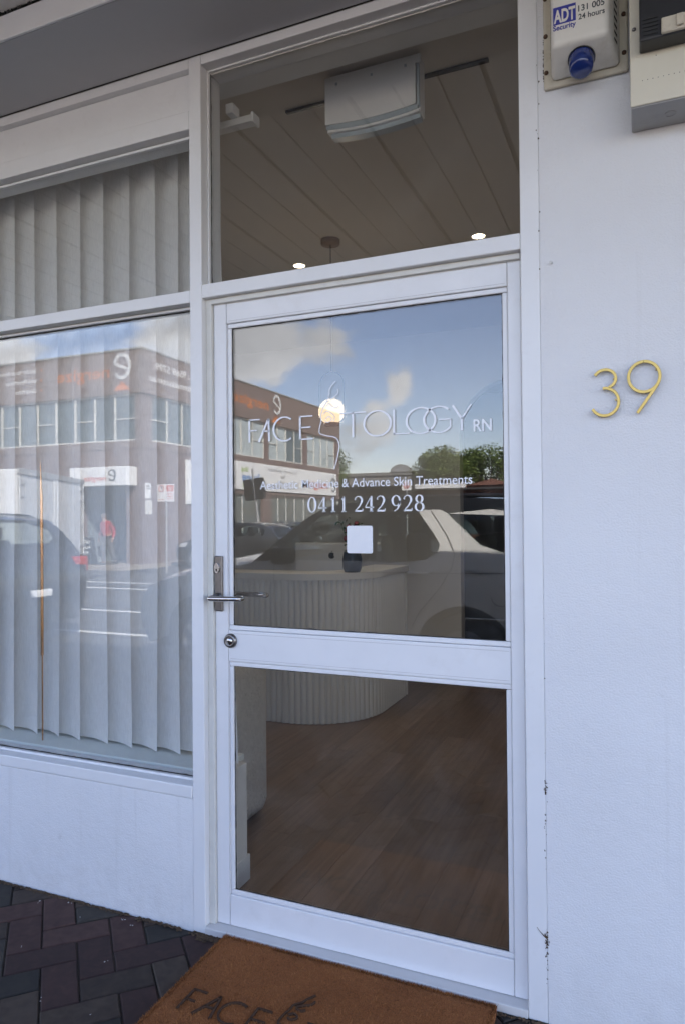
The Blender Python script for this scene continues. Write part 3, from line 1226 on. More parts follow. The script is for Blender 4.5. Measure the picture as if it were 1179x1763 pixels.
# the line drawing of a face that stands for the S
fw_ = .0029
st([(q.x, q.y) for q in smooth_path([(*U(577, 656), 0), (*U(568, 668), 0), (*U(566, 680), 0), (*U(562, 692), 0), (*U(556, 703), 0), (*U(552, 716), 0), (*U(553, 724), 0), (*U(550, 738), 0), (*U(551, 746), 0), (*U(562, 750), 0), (*U(577, 753), 0), (*U(583, 762), 0), (*U(583, 775), 0), (*U(579, 795), 0), (*U(575, 808), 0)], 5)], fw_)
st([(q.x, q.y) for q in smooth_path([(*U(581, 669), 0), (*U(581, 677), 0), (*U(572, 685), 0), (*U(563, 692), 0)], 5)], fw_)
st([(q.x, q.y) for q in smooth_path([(*U(563, 699), 0), (*U(566, 694), 0), (*U(571, 699), 0), (*U(578, 702), 0), (*U(583, 699), 0)], 5)], fw_ * .8)
st([(q.x, q.y) for q in smooth_path([(*U(556, 713), 0), (*U(563, 708), 0), (*U(571, 712), 0), (*U(576, 718), 0), (*U(574, 725), 0)], 5)], fw_ * .8)
st([(q.x, q.y) for q in smooth_path([(*U(560, 722), 0), (*U(566, 717), 0), (*U(571, 722), 0), (*U(565, 727), 0), (*U(559, 725), 0)], 5)], fw_ * .8)
o = letters.build('lettering', M_vinyl, pane_up)


def dtext(body, x, z, h, w, off=0.0):
    o = text(body, M_vinyl, (x, LY, z), h, w, parent=pane_up, offset=off)
    return o


dtext('RN', .884, 1.577, .034, .052, .014)
dtext('Aesthetic Medicine & Advance Skin Treatments', .187, 1.428, .0265, .692, .004)

# serif numerals for the telephone number: heavy stems, hairline turns and small serifs
num = MB()
TB_, TA = .0066, .0023


def digit(ch, x, z, w, h):
    def s(pts, ws):
        num.ribbon([(x + p[0] * w, z + p[1] * h) for p in pts], ws, y=LY)

    def el(cx, cz, rx, rz, a0=0, a1=360, n=28, hv=TB_):
        a = [R(a0 + (a1 - a0) * i / n) for i in range(n + 1)]
        s([(cx + rx * math.cos(t), cz + rz * math.sin(t)) for t in a], [TA + (hv - TA) * abs(math.cos(t)) ** 1.5 for t in a])
    if ch == '0':
        el(.5, .5, .40, .49)
    elif ch == '1':
        s([(.52, .0), (.52, 1)], [TB_, TB_])
        s([(.28, .015), (.76, .015)], [TA, TA])
        s([(.52, .98), (.40, .86), (.28, .80)], [TA * 1.5, TA * 1.5, TA])
    elif ch == '4':
        s([(.66, 0), (.66, 1)], [TB_, TB_])
        s([(.64, .98), (.04, .28)], [TA, TA])
        s([(.03, .27), (.95, .27)], [TA * 1.5, TA * 1.5])
        s([(.46, .015), (.86, .015)], [TA, TA])
    elif ch == '2':
        a = [R(165 - 195 * i / 18) for i in range(19)]
        s([(.47 + .36 * math.cos(t), .72 + .27 * math.sin(t)) for t in a], [TA + (TB_ - TA) * max(0, math.cos(t)) ** 1.2 for t in a])
        s([(.78, .585), (.55, .33), (.10, .03)], [TB_ * .8, TB_ * .55, TA])
        s([(.09, .045), (.90, .045)], [TB_ * .75, TB_ * .75])
        s([(.90, .03), (.92, .20)], [TA, TA])
        s([(.135, .76), (.165, .80)], [.0055, .0055])
    elif ch == '9':
        el(.48, .67, .36, .32)
        s([(.84, .67), (.80, .40), (.62, .15), (.28, .0)], [TB_, TB_ * .9, TB_ * .5, TA])
    elif ch == '8':
        el(.5, .76, .29, .23)
        el(.5, .26, .37, .26)


xx = .357
for ch in '0411 242 928':
    if ch == ' ':
        xx += .0135
        continue
    wd = .0345
    digit(ch, xx, 1.352, wd * .92, .047)
    xx += wd + .0012
o = num.build('lettering', M_vinyl, pane_up)
# plain white square sticker
pr = []
for (cx, cz, a0) in ((.568, 1.303, 0), (.496, 1.303, 90), (.496, 1.231, 180), (.568, 1.231, 270)):
    pr += arc(cx, cz, .006, .006, a0, a0 + 90, 5)
o = MB().prism(pr, 'y', LY - .0006, LY).build('sticker', M_qr, pane_up)

# ------------------------------------------------------------------ awning over the footpath
aw = empty('awning', (0, -.31, 2.87), 'grey soffit and boarded white awning over the shopfront', 'awning')
AP = Matrix.Translation(-Vector(aw.location))


def apart(name, mt, *d, c=.003):
    o = bx(name, mt, aw, *d, c=c)
    o.matrix_parent_inverse = AP
    return o


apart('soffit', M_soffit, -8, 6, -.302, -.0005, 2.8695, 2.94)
apart('soffit_joint', M_gap, -8, 6, -.0018, .0005, 2.8688, 2.8694, c=None)
apart('beam', M_paint, -8, 6, -.312, -.3025, 2.8688, 2.949)
AWY = -2.28
gapm = MB().box(-8, 6, AWY, -.31, 2.972, 2.99)
mpart(gapm, 'batten_backing', M_gap, aw)
bxs, x, k = [], -7.97, 0
x = .815 + .5 * .018 - 17 * .51
while x < 5.9:
    wds = (.162, .164, .160)
    for q in range(3):
        x1 = x + .17 - (.009 if q < 2 else .024)
        o = MB().cbox(x, x1, AWY, -.3125, 2.955, 2.971, c=.002)
        mpart(o, 'soffit_board', M_board, aw)
        x += .17
apart('edge_beam', M_paint, -8, 6, AWY - .06, AWY - .001, 2.945, 3.10)
apart('roof_sheet', M_greybox, -8, 6, AWY - .03, .21, 3.04, 3.07, c=None)
# crumbly edge where the beam meets the boards
ed = MB()
rr = random.Random(4)
for i in range(420):
    x = rr.uniform(-2.2, 1.2)
    if mnoise.noise((x * 7, 3, 0)) < -.1:
        continue
    s_ = rr.uniform(.002, .007)
    ed.add([(x - s_, -.3128, 2.949 - s_ * .3), (x + s_, -.3130, 2.949), (x + s_ * .6, -.318, 2.9548), (x - s_, -.3165, 2.9545)], [(0, 1, 2, 3)])
tag(mpart(ed, 'flaking_edge', M_gap, aw), kind='stuff')

# ------------------------------------------------------------------ alarm siren box
al = empty('alarm_siren', (1.2, 0, 2.6), 'white alarm siren box with blue strobe lens and blue printed name, high on wall', 'alarm')
ALP = Matrix.Translation(-Vector(al.location))


def alp(mb, name, mt, parent=None, **kw):
    o = mb.build(name, mt, parent or al, **kw)
    if parent is None:
        o.matrix_parent_inverse = ALP
    return o


alp(MB().cbox(1.096, 1.306, -.012, -.0005, 2.472, 2.85, c=.005), 'backplate', M_plastic2)
# cover: front face narrower, underside sloped (box tapers outwards from the wall)
def frustum(x0, x1, z0, z1, y0, X0, X1, Z0, Z1, Y1, bev=.012):
    bm = bmesh.new()
    vs = [bm.verts.new(p) for p in ((x0, y0, z0), (x1, y0, z0), (x1, y0, z1), (x0, y0, z1), (X0, Y1, Z0), (X1, Y1, Z0), (X1, Y1, Z1), (X0, Y1, Z1))]
    for f in ((0, 1, 2, 3), (4, 7, 6, 5), (0, 4, 5, 1), (1, 5, 6, 2), (2, 6, 7, 3), (3, 7, 4, 0)):
        bm.faces.new([vs[i] for i in f])
    bmesh.ops.recalc_face_normals(bm, faces=bm.faces[:])
    bmesh.ops.bevel(bm, geom=[e for e in bm.edges if not all(v.co.y == y0 for v in e.verts)], offset=bev, segments=4, affect='EDGES', profile=.5)
    bm.verts.index_update()
    m = MB()
    m.add([v.co for v in bm.verts], [[v.index for v in f.verts] for f in bm.faces])
    bm.free()
    return m


cov = alp(frustum(1.116, 1.288, 2.484, 2.85, -.012, 1.126, 1.262, 2.522, 2.84, -.105), 'cover', M_plastic, sharp=40)
# side louvre slots
sl = MB()
for i in range(11):
    z = 2.528 + i * .0185
    t_ = .5
    for xs, xe, nx in ((1.2835, 1.2665, 1), (1.1185, 1.1255, -1)):
        for (ya, yb) in ((-.030, -.070),):
            fa, fb = (ya + .012) / -.093, (yb + .012) / -.093
            xa, xb = xs + (xe - xs) * fa + .002 * nx, xs + (xe - xs) * fb + .002 * nx
            sl.add([(xa, ya, z), (xb, yb, z - .004), (xb, yb, z + .003), (xa, ya, z + .008)], [(0, 1, 2, 3)])
tag(alp(sl, 'louvre_slots', M_gap), kind='stuff')
for (x, z) in ((1.103, 2.516), (1.102, 2.614), (1.296, 2.5195), (1.296, 2.619), (1.296, 2.715), (1.102, 2.715)):
    alp(MB().lathe([(0, -.0165), (.0035, -.0165), (.0058, -.0145), (.0058, -.0118)], (x, 0, z), 'y', 12), 'screw', M_rust)
# strobe under the sloping face
# strobe lens stands out of the lower face, pointing down and forward
lens = MB().lathe([(.0, .050), (.022, .049), (.0285, .043), (.0305, .022), (.0315, 0)], (0, 0, 0), 'z', 26)
o = lens.build('strobe_lens', M_bluecap, al)
o.matrix_parent_inverse = ALP
nrm = Vector((0, -(2.522 - 2.484) - .01, -(.105 - .012))).normalized()
o.location = (1.196, -.060, 2.503)
o.rotation_euler = nrm.to_track_quat('Z', 'Y').to_euler()
ring = MB().lathe([(.0335, .006), (.0335, -.004), (0, -.004)], (0, 0, 0), 'z', 24).lathe([(.0316, .006), (.0335, .006)], (0, 0, 0), 'z', 24)
o = ring.build('strobe_collar', M_black, al)
o.matrix_parent_inverse = ALP
o.location = (1.196, -.060, 2.503)
o.rotation_euler = nrm.to_track_quat('Z', 'Y').to_euler()
# printing on the front face
FY = -.1053
lb = MB().quad((1.1320, FY, 2.5745), (1.1868, FY, 2.5745), (1.1868, FY, 2.6195), (1.1320, FY, 2.6195))
alp(lb, 'printed_panel', M_bluetext, cov)
def altext(body, x, z, h, w, mt, off=0.0):
    o = text(body, mt, (x, FY - .0004, z), h, w, parent=cov, offset=off)
altext('ADT', 1.1335, 2.580, .031, .052, M_plastic, .035)
altext('Security', 1.1318, 2.5605, .0125, .055, M_bluetext, .025)
altext('131 005', 1.1925, 2.594, .0150, .062, M_greytext, .02)
altext('24 hours', 1.1928, 2.5735, .0135, .062, M_greytext, .02)
# damp stain and flaked paint at the left edge of the backplate
fl = MB()
rr = random.Random(8)
for i in range(40):
    z = rr.uniform(2.5, 2.62)
    s_ = rr.uniform(.0008, .0026)
    fl.add([(1.0955 - s_, -.0006, z), (1.0965, -.001, z - s_), (1.0965, -.001, z + s_), (1.0945 - s_, -.0006, z + s_)], [(0, 1, 2, 3)])
tag(alp(fl, 'flaked_paint', M_gap), kind='stuff')

# ------------------------------------------------------------------ meter box
mb_ = empty('meter_box', (1.5, 0, 2.5), 'cream and grey metal meter box with black meter, top right on wall', 'meter box')
MP = Matrix.Translation(-Vector(mb_.location))


def mbp(m, name, mt, **kw):
    o = m.build(name, mt, mb_, **kw)
    o.matrix_parent_inverse = MP
    return o


mbp(MB().cbox(1.312, 1.72, -.118, -.0005, 2.313, 2.86, c=.003), 'enclosure', M_greybox)
mbp(MB().cbox(1.311, 1.721, -.1225, -.1185, 2.316, 2.87, c=.002), 'front_plate', M_cream)
ring_ = MB().tube([(1.400 + .012 * math.cos(a), -.06 + .012 * math.sin(a), 2.3125) for a in [2 * math.pi * k / 20 for k in range(20)]], .0012, 6, closed=True)
mbp(ring_, 'knockout_ring', M_greybox)
mtr = mbp(MB().cbox(1.3325, 1.50, -.175, -.123, 2.437, 2.86, c=.004), 'meter', M_black)
fins = MB()
for k in range(5):
    fins.box(1.340, 1.372, -.177, -.1752, 2.447 + k * .009, 2.451 + k * .009)
mbp(fins, 'meter_vents', M_blackmatt)
br_ = MB().cbox(1.379, 1.48, -.186, -.1755, 2.438, 2.473, c=.003)
br_.cbox(1.410, 1.425, -.193, -.1862, 2.443, 2.469, c=.002)
mbp(br_, 'meter_bracket', M_plastic2)
hl = MB()
for k in range(9):
    x = 1.338 + k * .0115
    hl.lathe([(0, -.1229), (.0011, -.1229)], (x, 0, 2.3733), 'y', 8)
hl.lathe([(0, -.1228), (.0012, -.1228)], (1.3686, 0, 2.4265), 'y', 8)
tag(mbp(hl, 'drilled_holes', M_gap), kind='stuff')
mbp(MB().lathe([(0, -.1265), (.003, -.1262), (.0048, -.124), (.0048, -.1225)], (1.3205, 0, 2.5015), 'y', 14), 'screw', M_steel)

# small painted-over screw in the wall
hk = MB().tube([(1.1105, .002, 2.011), (1.1085, -.012, 2.0085)], [.003, .0042], 10)
tag(hk.build('wall_plug', M_paint_dull), 'small white painted screw head stuck in the wall above the house number', 'screw')

# ------------------------------------------------------------------ brass house numbers
def stroke3d(pts, w, th):
    """flat bar bent along a path in XZ"""
    m = MB()
    n = len(pts)
    vs = []
    for i, p in enumerate(pts):
        a, b_ = pts[max(i - 1, 0)], pts[min(i + 1, n - 1)]
        t = Vector((b_[0] - a[0], b_[1] - a[1])).normalized()
        nx, nz = -t.y, t.x
        for (sx, yy) in ((.5, -th), (.42, -th - .0012), (-.42, -th - .0012), (-.5, -th), (-.5, 0), (.5, 0)):
            vs.append((p[0] + nx * w * sx, yy, p[1] + nz * w * sx))
    fs = []
    for i in range(n - 1):
        for k in range(6):
            fs.append((i * 6 + k, i * 6 + (k + 1) % 6, i * 6 + 6 + (k + 1) % 6, i * 6 + 6 + k))
    fs += [tuple(range(6)), tuple(range(6 * n - 1, 6 * n - 7, -1))]
    return m.add(vs, fs)


NG = 'brass house number digits'
n3 = empty('house_number', (1.24, 0, 1.59), 'brass digit 3 raised off the white wall, left of the 9', 'house number', NG)
pts = arc(1.2405, 1.6830, .0265, .0250, 152, -52, 30) + [(1.2445, 1.6610), (1.2385, 1.6600)]
m = stroke3d(arc(1.2405, 1.6850, .0262, .0238, 155, -62, 30) + [(1.2500, 1.6615)], .0074, .006)
m2 = stroke3d([(1.2350, 1.6608), (1.2430, 1.6613)] + arc(1.2395, 1.6255, .0335, .0352, 72, -152, 34), .0074, .006)
m.add(m2.v, m2.f)
o = m.build('digit_bar', M_brass, n3, sharp=40)
o.location = (0 - 1.24, -.011, 0 - 1.59)
for q in ((1.262, 1.685), (1.266, 1.63)):
    o = MB().tube([(q[0], .004, q[1]), (q[0], -.012, q[1])], .002, 8).build('standoff_pin', M_brass, n3)
    o.location = (-1.24, 0, -1.59)
n9 = empty('house_number', (1.33, 0, 1.59), 'brass digit 9 raised off the white wall, right of the 3', 'house number', NG)
m = stroke3d(arc(1.3335, 1.6830, .0365, .0385, 90, 452, 48), .0076, .006)
m2 = stroke3d([(1.3690, 1.674), (1.3655, 1.664), (1.3600, 1.655), (1.3170, 1.592)], .0076, .0058)
m.add(m2.v, m2.f)
o = m.build('digit_bar', M_brass, n9, sharp=40)
o.location = (-1.33, -.011, -1.59)
for q in ((1.362, 1.7), (1.33, 1.615)):
    o = MB().tube([(q[0], .004, q[1]), (q[0], -.012, q[1])], .002, 8).build('standoff_pin', M_brass, n9)
    o.location = (-1.33, 0, -1.59)

# ------------------------------------------------------------------ doormat
dm = empty('doormat', (.5, -.25, GZ), 'rust brown coir doormat with dark printed lettering in front of the door', 'doormat')
DP = Matrix.Translation(-Vector(dm.location))
mx0, mx1, my0, my1 = .082, .945, -.62, -.012
m = MB()
nx_, ny_ = 60, 44
rr = random.Random(2)
vs, fs = [], []
for j in range(ny_ + 1):
    for i in range(nx_ + 1):
        x = mx0 + (mx1 - mx0) * i / nx_
        y = my0 + (my1 - my0) * j / ny_
        ex = min(i, nx_ - i, j, ny_ - j)
        z = GZ + .021 + .0012 * mnoise.noise((x * 60, y * 60, 0)) - (.003 if ex == 0 else 0)
        if ex == 0:
            x += .002 * mnoise.noise((x * 120, y * 120, 4))
            y += .002 * mnoise.noise((x * 120, y * 120, 9))
        vs.append((x, y, z))
for j in range(ny_):
    for i in range(nx_):
        a = j * (nx_ + 1) + i
        fs.append((a, a + 1, a + nx_ + 2, a + nx_ + 1))
m.add(vs, fs)
per = [i for i in range(nx_ + 1)] + [j * (nx_ + 1) + nx_ for j in range(1, ny_ + 1)] + [ny_ * (nx_ + 1) + i for i in range(nx_ - 1, -1, -1)] + [j * (nx_ + 1) for j in range(ny_ - 1, 0, -1)]
pv = [vs[i] for i in per]
b0 = len(pv)
m.add(pv + [(p[0], p[1], GZ + .001) for p in pv], [(i, (i + 1) % b0, b0 + (i + 1) % b0, b0 + i) for i in range(b0)])
mpart(m, 'mat_base', M_coir, dm)
# coir tufts stand out of the mat
tf = MB()
for i in range(38000):
    x, y = rr.uniform(mx0 + .001, mx1 - .001), rr.uniform(-.47, my1 - .001)
    if i % 9 == 0:
        x = mx0 + abs(rr.gauss(0, .004)) if i % 2 else mx1 - abs(rr.gauss(0, .004))
    elif i % 9 == 1:
        y = my1 - abs(rr.gauss(0, .004))
    z = GZ + .018
    h = rr.uniform(.004, .010)
    a = rr.uniform(0, 6.28)
    dx, dy = math.cos(a) * .0011, math.sin(a) * .0011
    lx, ly = rr.gauss(0, .0035), rr.gauss(0, .0035)
    tf.add([(x - dx, y - dy, z), (x + dx, y + dy, z), (x + lx, y + ly, z + h)], [(0, 1, 2)])
o = mpart(tf, 'coir_tufts', M_tuft, dm, recalc=False)
tag(o, kind='stuff')
lt = MB()
LZ = GZ + .0262


def mst(pts, w=.0058):
    pts = [(p[0], p[1]) for p in pts]
    n = len(pts)
    vs = []
    for i, p in enumerate(pts):
        a, b_ = pts[max(i - 1, 0)], pts[min(i + 1, n - 1)]
        t = Vector((b_[0] - a[0], b_[1] - a[1])).normalized()
        vs += [(p[0] - t.y * w / 2, p[1] + t.x * w / 2, LZ), (p[0] + t.y * w / 2, p[1] - t.x * w / 2, LZ), (p[0] - t.y * w / 2, p[1] + t.x * w / 2, LZ - .006), (p[0] + t.y * w / 2, p[1] - t.x * w / 2, LZ - .006)]
    fs = []
    for i in range(n - 1):
        k, j = i * 4, i * 4 + 4
        fs += [(k, k + 1, j + 1, j), (k, j, j + 2, k + 2), (k + 1, k + 3, j + 3, j + 1)]
    lt.add(vs, fs)


y0, y1 = -.356, -.270
mst([(.147, y0), (.147, y1)])
mst([(.145, y1), (.192, y1)], .0045)
mst([(.147, -.312), (.178, -.312)], .0045)
mst([(.196, y0), (.235, y1)], .0065)
mst([(.235, y1), (.252, y0)], .0065)
mst([(.212, -.318), (.244, -.318)], .0045)
mst(arc(.300, -.313, .040, .042, 55, 305, 20))
mst([(.353, y0), (.353, y1)])
for yy in (y0, -.313, y1):
    mst([(.353, yy), (.397, yy)], .0045)
mst([(q.x, q.y) for q in smooth_path([(.474, -.165, 0), (.458, -.190, 0), (.452, -.205, 0), (.436, -.222, 0), (.432, -.245, 0), (.426, -.275, 0), (.428, -.300, 0), (.450, -.306, 0), (.462, -.330, 0), (.452, -.37, 0)], 5)], .0045)
mst([(q.x, q.y) for q in smooth_path([(.484, -.188, 0), (.478, -.205, 0), (.460, -.215, 0), (.446, -.228, 0), (.462, -.236, 0), (.474, -.228, 0)], 5)], .0045)
mst([(q.x, q.y) for q in smooth_path([(.438, -.262, 0), (.452, -.252, 0), (.466, -.262, 0), (.456, -.275, 0), (.442, -.272, 0)], 5)], .0045)
mst([(.500, y1), (.582, y1)], .0045)
mst([(.541, y0), (.541, y1)])
mst(arc(.620, -.313, .042, .042, 0, 360, 24))
mst([(.675, y0), (.675, y1)])
mst([(.675, y0), (.722, y0)], .0045)
mst(arc(.752, -.313, .042, .042, 0, 360, 24))
mst(arc(.806, -.313, .042, .042, 50, 320, 20))
mst([(.806, -.313), (.842, -.313), (.842, -.342)], .0045)
mst([(.846, y1), (.872, -.312), (.898, y1)])
mst([(.872, -.312), (.872, y0)])
mpart(lt, 'lettering', M_mat_text, dm, recalc=False)

# ================================================================== INTERIOR
def struct(name, mt, *d, parent=None, c=None):
    o = bx(name, mt, parent, *d, c=c)
    if parent is None:
        tag(o, kind='structure')
    return o


IZ = .03
CZ = 2.95
struct('floor', M_floor_base, -5, 3.2, .13, 8.2, -.1, IZ - .012)
fl_o = bpy.data.objects['floor']
rr = random.Random(17)
PW = .132
x = -2.4
row = 0
pl_cache = {}
while x < 1.2:
    y = .135 - rr.uniform(0, 1.1)
    while y < 5.2:
        y0_, y1_ = max(y, .135), min(y + 1.22, 5.3)
        if y1_ - y0_ > .03:
            m = MB().cbox(x + .0003, x + PW - .0003, y0_ + .0003, y1_ - .0003, IZ - .0119, IZ + rr.uniform(-.0002, .0002), c=.0006)
            o = m.build('floor_plank', M_floor, fl_o)
        y += 1.22
    x += PW
    row += 1
struct('ceiling', M_ceiling, -5, 3.2, .122, 8.2, CZ, CZ + .08)
struct('interior_wall', M_intwall, -5.1, -5.0, .2, 8.2, IZ, CZ)
struct('interior_wall', M_intwall, 1.0795, 1.2, .201, 4.0, IZ - .1, CZ)
struct('interior_wall', M_intwall, -4.5, 1.0785, .1215, .2, 2.838, CZ)
# back wall with an arched opening
AX0, AX1, AZC, AR = -.115, .785, 2.05, .45
poly = [(-5.0, IZ - .01), (AX0, IZ - .01)] + [(AX0 + AR + AR * math.cos(R(a)), AZC + AR * math.sin(R(a))) for a in range(180, -1, -6)] + [(AX1, IZ - .01), (3.2, IZ - .01), (3.2, CZ), (-5.0, CZ)]
m = MB()
pts2 = [Vector(p) for p in poly]
res = delaunay_2d_cdt(pts2, [(i, (i + 1) % len(poly)) for i in range(len(poly))], [], 1, 1e-6)
fv = [(p.x, 4.0, p.y) for p in res[0]]
bv = [(p.x, 4.12, p.y) for p in res[0]]
m.add(fv, [tuple(f) for f in res[2]])
m.add(bv, [tuple(reversed(f)) for f in res[2]])
n_ = len(poly)
m.add([(p[0], 4.0, p[1]) for p in poly] + [(p[0], 4.12, p[1]) for p in poly], [(i, (i + 1) % n_, n_ + (i + 1) % n_, n_ + i) for i in range(n_)])
aw_o = tag(m.build('arched_wall', M_intwall), kind='structure')
bx('skirting_board', M_desktop, aw_o, -5, AX0 - .002, 3.985, 3.9995, IZ + .001, IZ + .11, c=.003)
# corridor beyond the arch
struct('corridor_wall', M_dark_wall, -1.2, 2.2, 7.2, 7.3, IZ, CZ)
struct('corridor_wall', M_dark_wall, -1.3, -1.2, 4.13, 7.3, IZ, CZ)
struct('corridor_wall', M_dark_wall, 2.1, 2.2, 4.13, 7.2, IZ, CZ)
cdoor = empty('corridor_door', (.35, 7.19, IZ), 'dark panelled door at the end of the corridor behind the arch', 'door')
for nm, mt_, d in (('door_leaf', mat('dark_door', (.03, .028, .027), .4), (-.40, .40, -.03, 0, .005, 2.05)), ('architrave', M_dark_wall, (-.47, -.402, -.035, 0, 0, 2.12)), ('architrave', M_dark_wall, (.402, .47, -.035, 0, 0, 2.12)), ('architrave', M_dark_wall, (-.4, .4, -.035, 0, 2.053, 2.12)), ('handle', M_steel, (.30, .34, -.06, -.031, .98, 1.02))):
    bx(nm, mt_, cdoor, *d, c=.003)
# interior window sill
struct('sill_board', M_sill, -4.5, -.0470, .1205, .33, .438, .462, c=.004)

struct('window_end_wall', M_intwall, -.0460, .0005, .1215, .268, IZ - .02, .455, c=.003)
struct('window_end_skirting', M_intwall, -.0460, .0035, .1215, .283, IZ - .019, IZ + .09, c=.003)
# curtain of sheer fabric vanes
ct = empty('sheer_curtain', (-1.5, .25, .47), 'white sheer curtain of overlapping vertical folds behind the left window', 'curtain')
CP = Matrix.Translation(-Vector(ct.location))
rr = random.Random(6)
x = .002
first = True
while x > -4.2:
    w = .112 * rr.uniform(.84, 1.16)
    if rr.random() < .15:
        w *= .6
    nseg, nz = 10, 14
    vs, fs = [], []
    amp = rr.uniform(.010, .020)
    ph = rr.uniform(0, 6)
    zb = .472 + rr.uniform(-.003, .004)
    for j in range(nz + 1):
        zz = zb + (2.757 - zb) * j / nz
        for i in range(nseg + 1):
            u = i / nseg
            xx = x - u * (w + .078) + .004 * math.sin(zz * 2.1 + ph) * (1 - j / nz)
            yy = .205 + amp * math.sin(u * math.pi * 1.15 - .25) + u * .042 + .004 * math.sin(zz * 1.7 + ph + u * 2)
            if first:
                xx -= .066 * (zz - zb) / (2.757 - zb)
            vs.append((xx, yy, zz))
    first = False
    for j in range(nz):
        for i in range(nseg):
            a = j * (nseg + 1) + i
            fs.append((a, a + 1, a + nseg + 2, a + nseg + 1))
    m = MB()
    m.add(vs, fs, 0, True)
    o = mpart(m, 'curtain_fold', M_curtain, ct, recalc=False)
    x -= w
tr = empty('curtain_track', (-2, .25, 2.765), 'white curtain track with end cap above the sheer curtain', 'curtain track')
TP = Matrix.Translation(-Vector(tr.location))
o = MB().cbox(-4.3, .055, .235, .275, 2.758, 2.783, c=.003).build('rail', M_ac, tr)
o.matrix_parent_inverse = TP
o = MB().cbox(.0555, .066, .230, .280, 2.752, 2.789, c=.003).build('end_cap', M_ac, tr)
o.matrix_parent_inverse = TP
o = MB().cbox(-.03, 0, .2005, .25, 2.784, 2.82, c=.003).tube([(-.015, .235, 2.783), (-.015, .235, 2.83)], .006, 8).build('bracket', M_ac, tr)
o.matrix_parent_inverse = TP
# copper rod in front of the curtain
cr = MB()
pts = [(-.872 + .008 * max(0, t - .8) * 5 * -1 + .0025 * mnoise.noise((0, 0, t * 9)), .165, .80 + .78 * t) for t in [i / 40 for i in range(41)]]
cr.tube(pts, [.0055 if t < .82 else .0055 * (1 - (t - .82) / .19) for t in [i / 40 for i in range(41)]], 8)
cr.tube([(-.872, .165, .463), (-.872, .165, .81)], .0030, 8)
tag(cr.build('copper_rod', M_copper), 'slender upright copper rod against the sheer curtain, on the sill', 'rod')

# ceiling: black slot rail, air conditioner, lamps
tag(bx('ceiling_rail', M_black, None, .045, .845, .520, .536, CZ - .012, CZ - .0005, c=.002), 'thin black rail on the ceiling behind the white air conditioner', 'rail')
ac = empty('air_conditioner', (.46, .45, 2.8), 'white wall air conditioner with curved base, high behind the pane over the door', 'air conditioner')
AXP = Matrix.Translation(-Vector(ac.location))


def acp(m, name, mt, **kw):
    o = m.build(name, mt, ac, **kw)
    o.matrix_parent_inverse = AXP
    return o


X0, X1, Zt = .278, .638, 2.938


def curvebase(x, z0, sag):
    u = (x - (X0 + X1) / 2) / ((X1 - X0) / 2)
    return z0 - sag * (1 - u * u)


def curved_slab(x0, x1, zt, zb, sag, y0, y1):
    n = 16
    xs = [x0 + (x1 - x0) * i / n for i in range(n + 1)]
    poly = [(x0, zt), (x1, zt)] + [(x, curvebase(x, zb, sag)) for x in reversed(xs)]
    return MB().prism(poly, 'y', y0, y1)


acp(curved_slab(X0 + .004, X1 - .004, Zt, 2.742, .012, .395, .445), 'body', M_ac)
acp(curved_slab(X0, X1, Zt - .002, 2.905, 0, .382, .3945), 'top_strip', M_ac)
acp(curved_slab(X0 + .003, X1 - .016, 2.903, 2.764, .012, .376, .3942), 'front_cover', M_ac)
acp(curved_slab(X0 + .006, X1 - .010, 2.760, 2.748, .013, .380, .3942), 'trim_strip', M_ac_grey)
acp(MB().cbox(X1 - .0125, X1 - .004, .379, .3942, 2.755, 2.902, c=.002), 'side_trim', M_ac_grey)
lou = curved_slab(X0 + .020, X1 - .006, 2.7350, 2.722, .012, .396, .43)
acp(lou, 'outlet_louvre', M_ac_grey)
acp(curved_slab(X0 + .010, X1 - .006, 2.7465, 2.738, .012, .384, .44), 'base_lip', M_ac)
for xx in (X0 + .045, (X0 + X1) / 2, X1 - .055):
    acp(MB().cbox(xx, xx + .008, .372, .3755, 2.896, 2.905, c=.001), 'clip', M_ac_grey)
pd = empty('pendant_lamp', (-.32, 1.78, CZ), 'pendant lamp with glowing opal globe inside a slim loop, hanging in shop', 'pendant lamp')
PDP = Matrix.Translation(-Vector(pd.location))
px_, py_ = -.323, 1.78
GLZ, GLR = 1.952, .076


def pdp(m, name, mt, **kw):
    o = m.build(name, mt, pd, **kw)
    o.matrix_parent_inverse = PDP
    return o


pdp(MB().lathe([(0, CZ - .028), (.052, CZ - .028), (.055, CZ - .024), (.055, CZ - .0005)], (px_, py_, 0), 'z', 30), 'ceiling_rose', M_wood)
pdp(MB().tube([(px_, py_, CZ - .028), (px_, py_, 2.185)], .0022, 6), 'cord', M_black)
loop = [(px_ - .078, py_, z) for z in (1.93, 2.0, 2.06, 2.105)] + [(px_ + .078 * math.cos(a), py_, 2.105 + .078 * math.sin(a)) for a in [math.pi - math.pi * k / 18 for k in range(19)]] + [(px_ + .078, py_, z) for z in (2.06, 2.0, 1.93)] + [(px_ + .078 * math.cos(a), py_, 1.93 + .05 * math.sin(a)) for a in [-math.pi * k / 14 for k in range(1, 14)]]
pdp(MB().tube(loop, .0022, 6, closed=True), 'loop_frame', M_black)
pdp(MB().lathe([(.0, GLZ + GLR)] + [(GLR * math.sin(R(a)), GLZ + GLR * math.cos(R(a))) for a in range(8, 148, 8)] + [(.040, GLZ - .064)], (px_, py_, 0), 'z', 32), 'globe', M_globe)
pdp(MB().lathe([(.041, GLZ - .0635), (.041, GLZ - .082), (0, GLZ - .082)], (px_, py_, 0), 'z', 28), 'socket', M_wood)


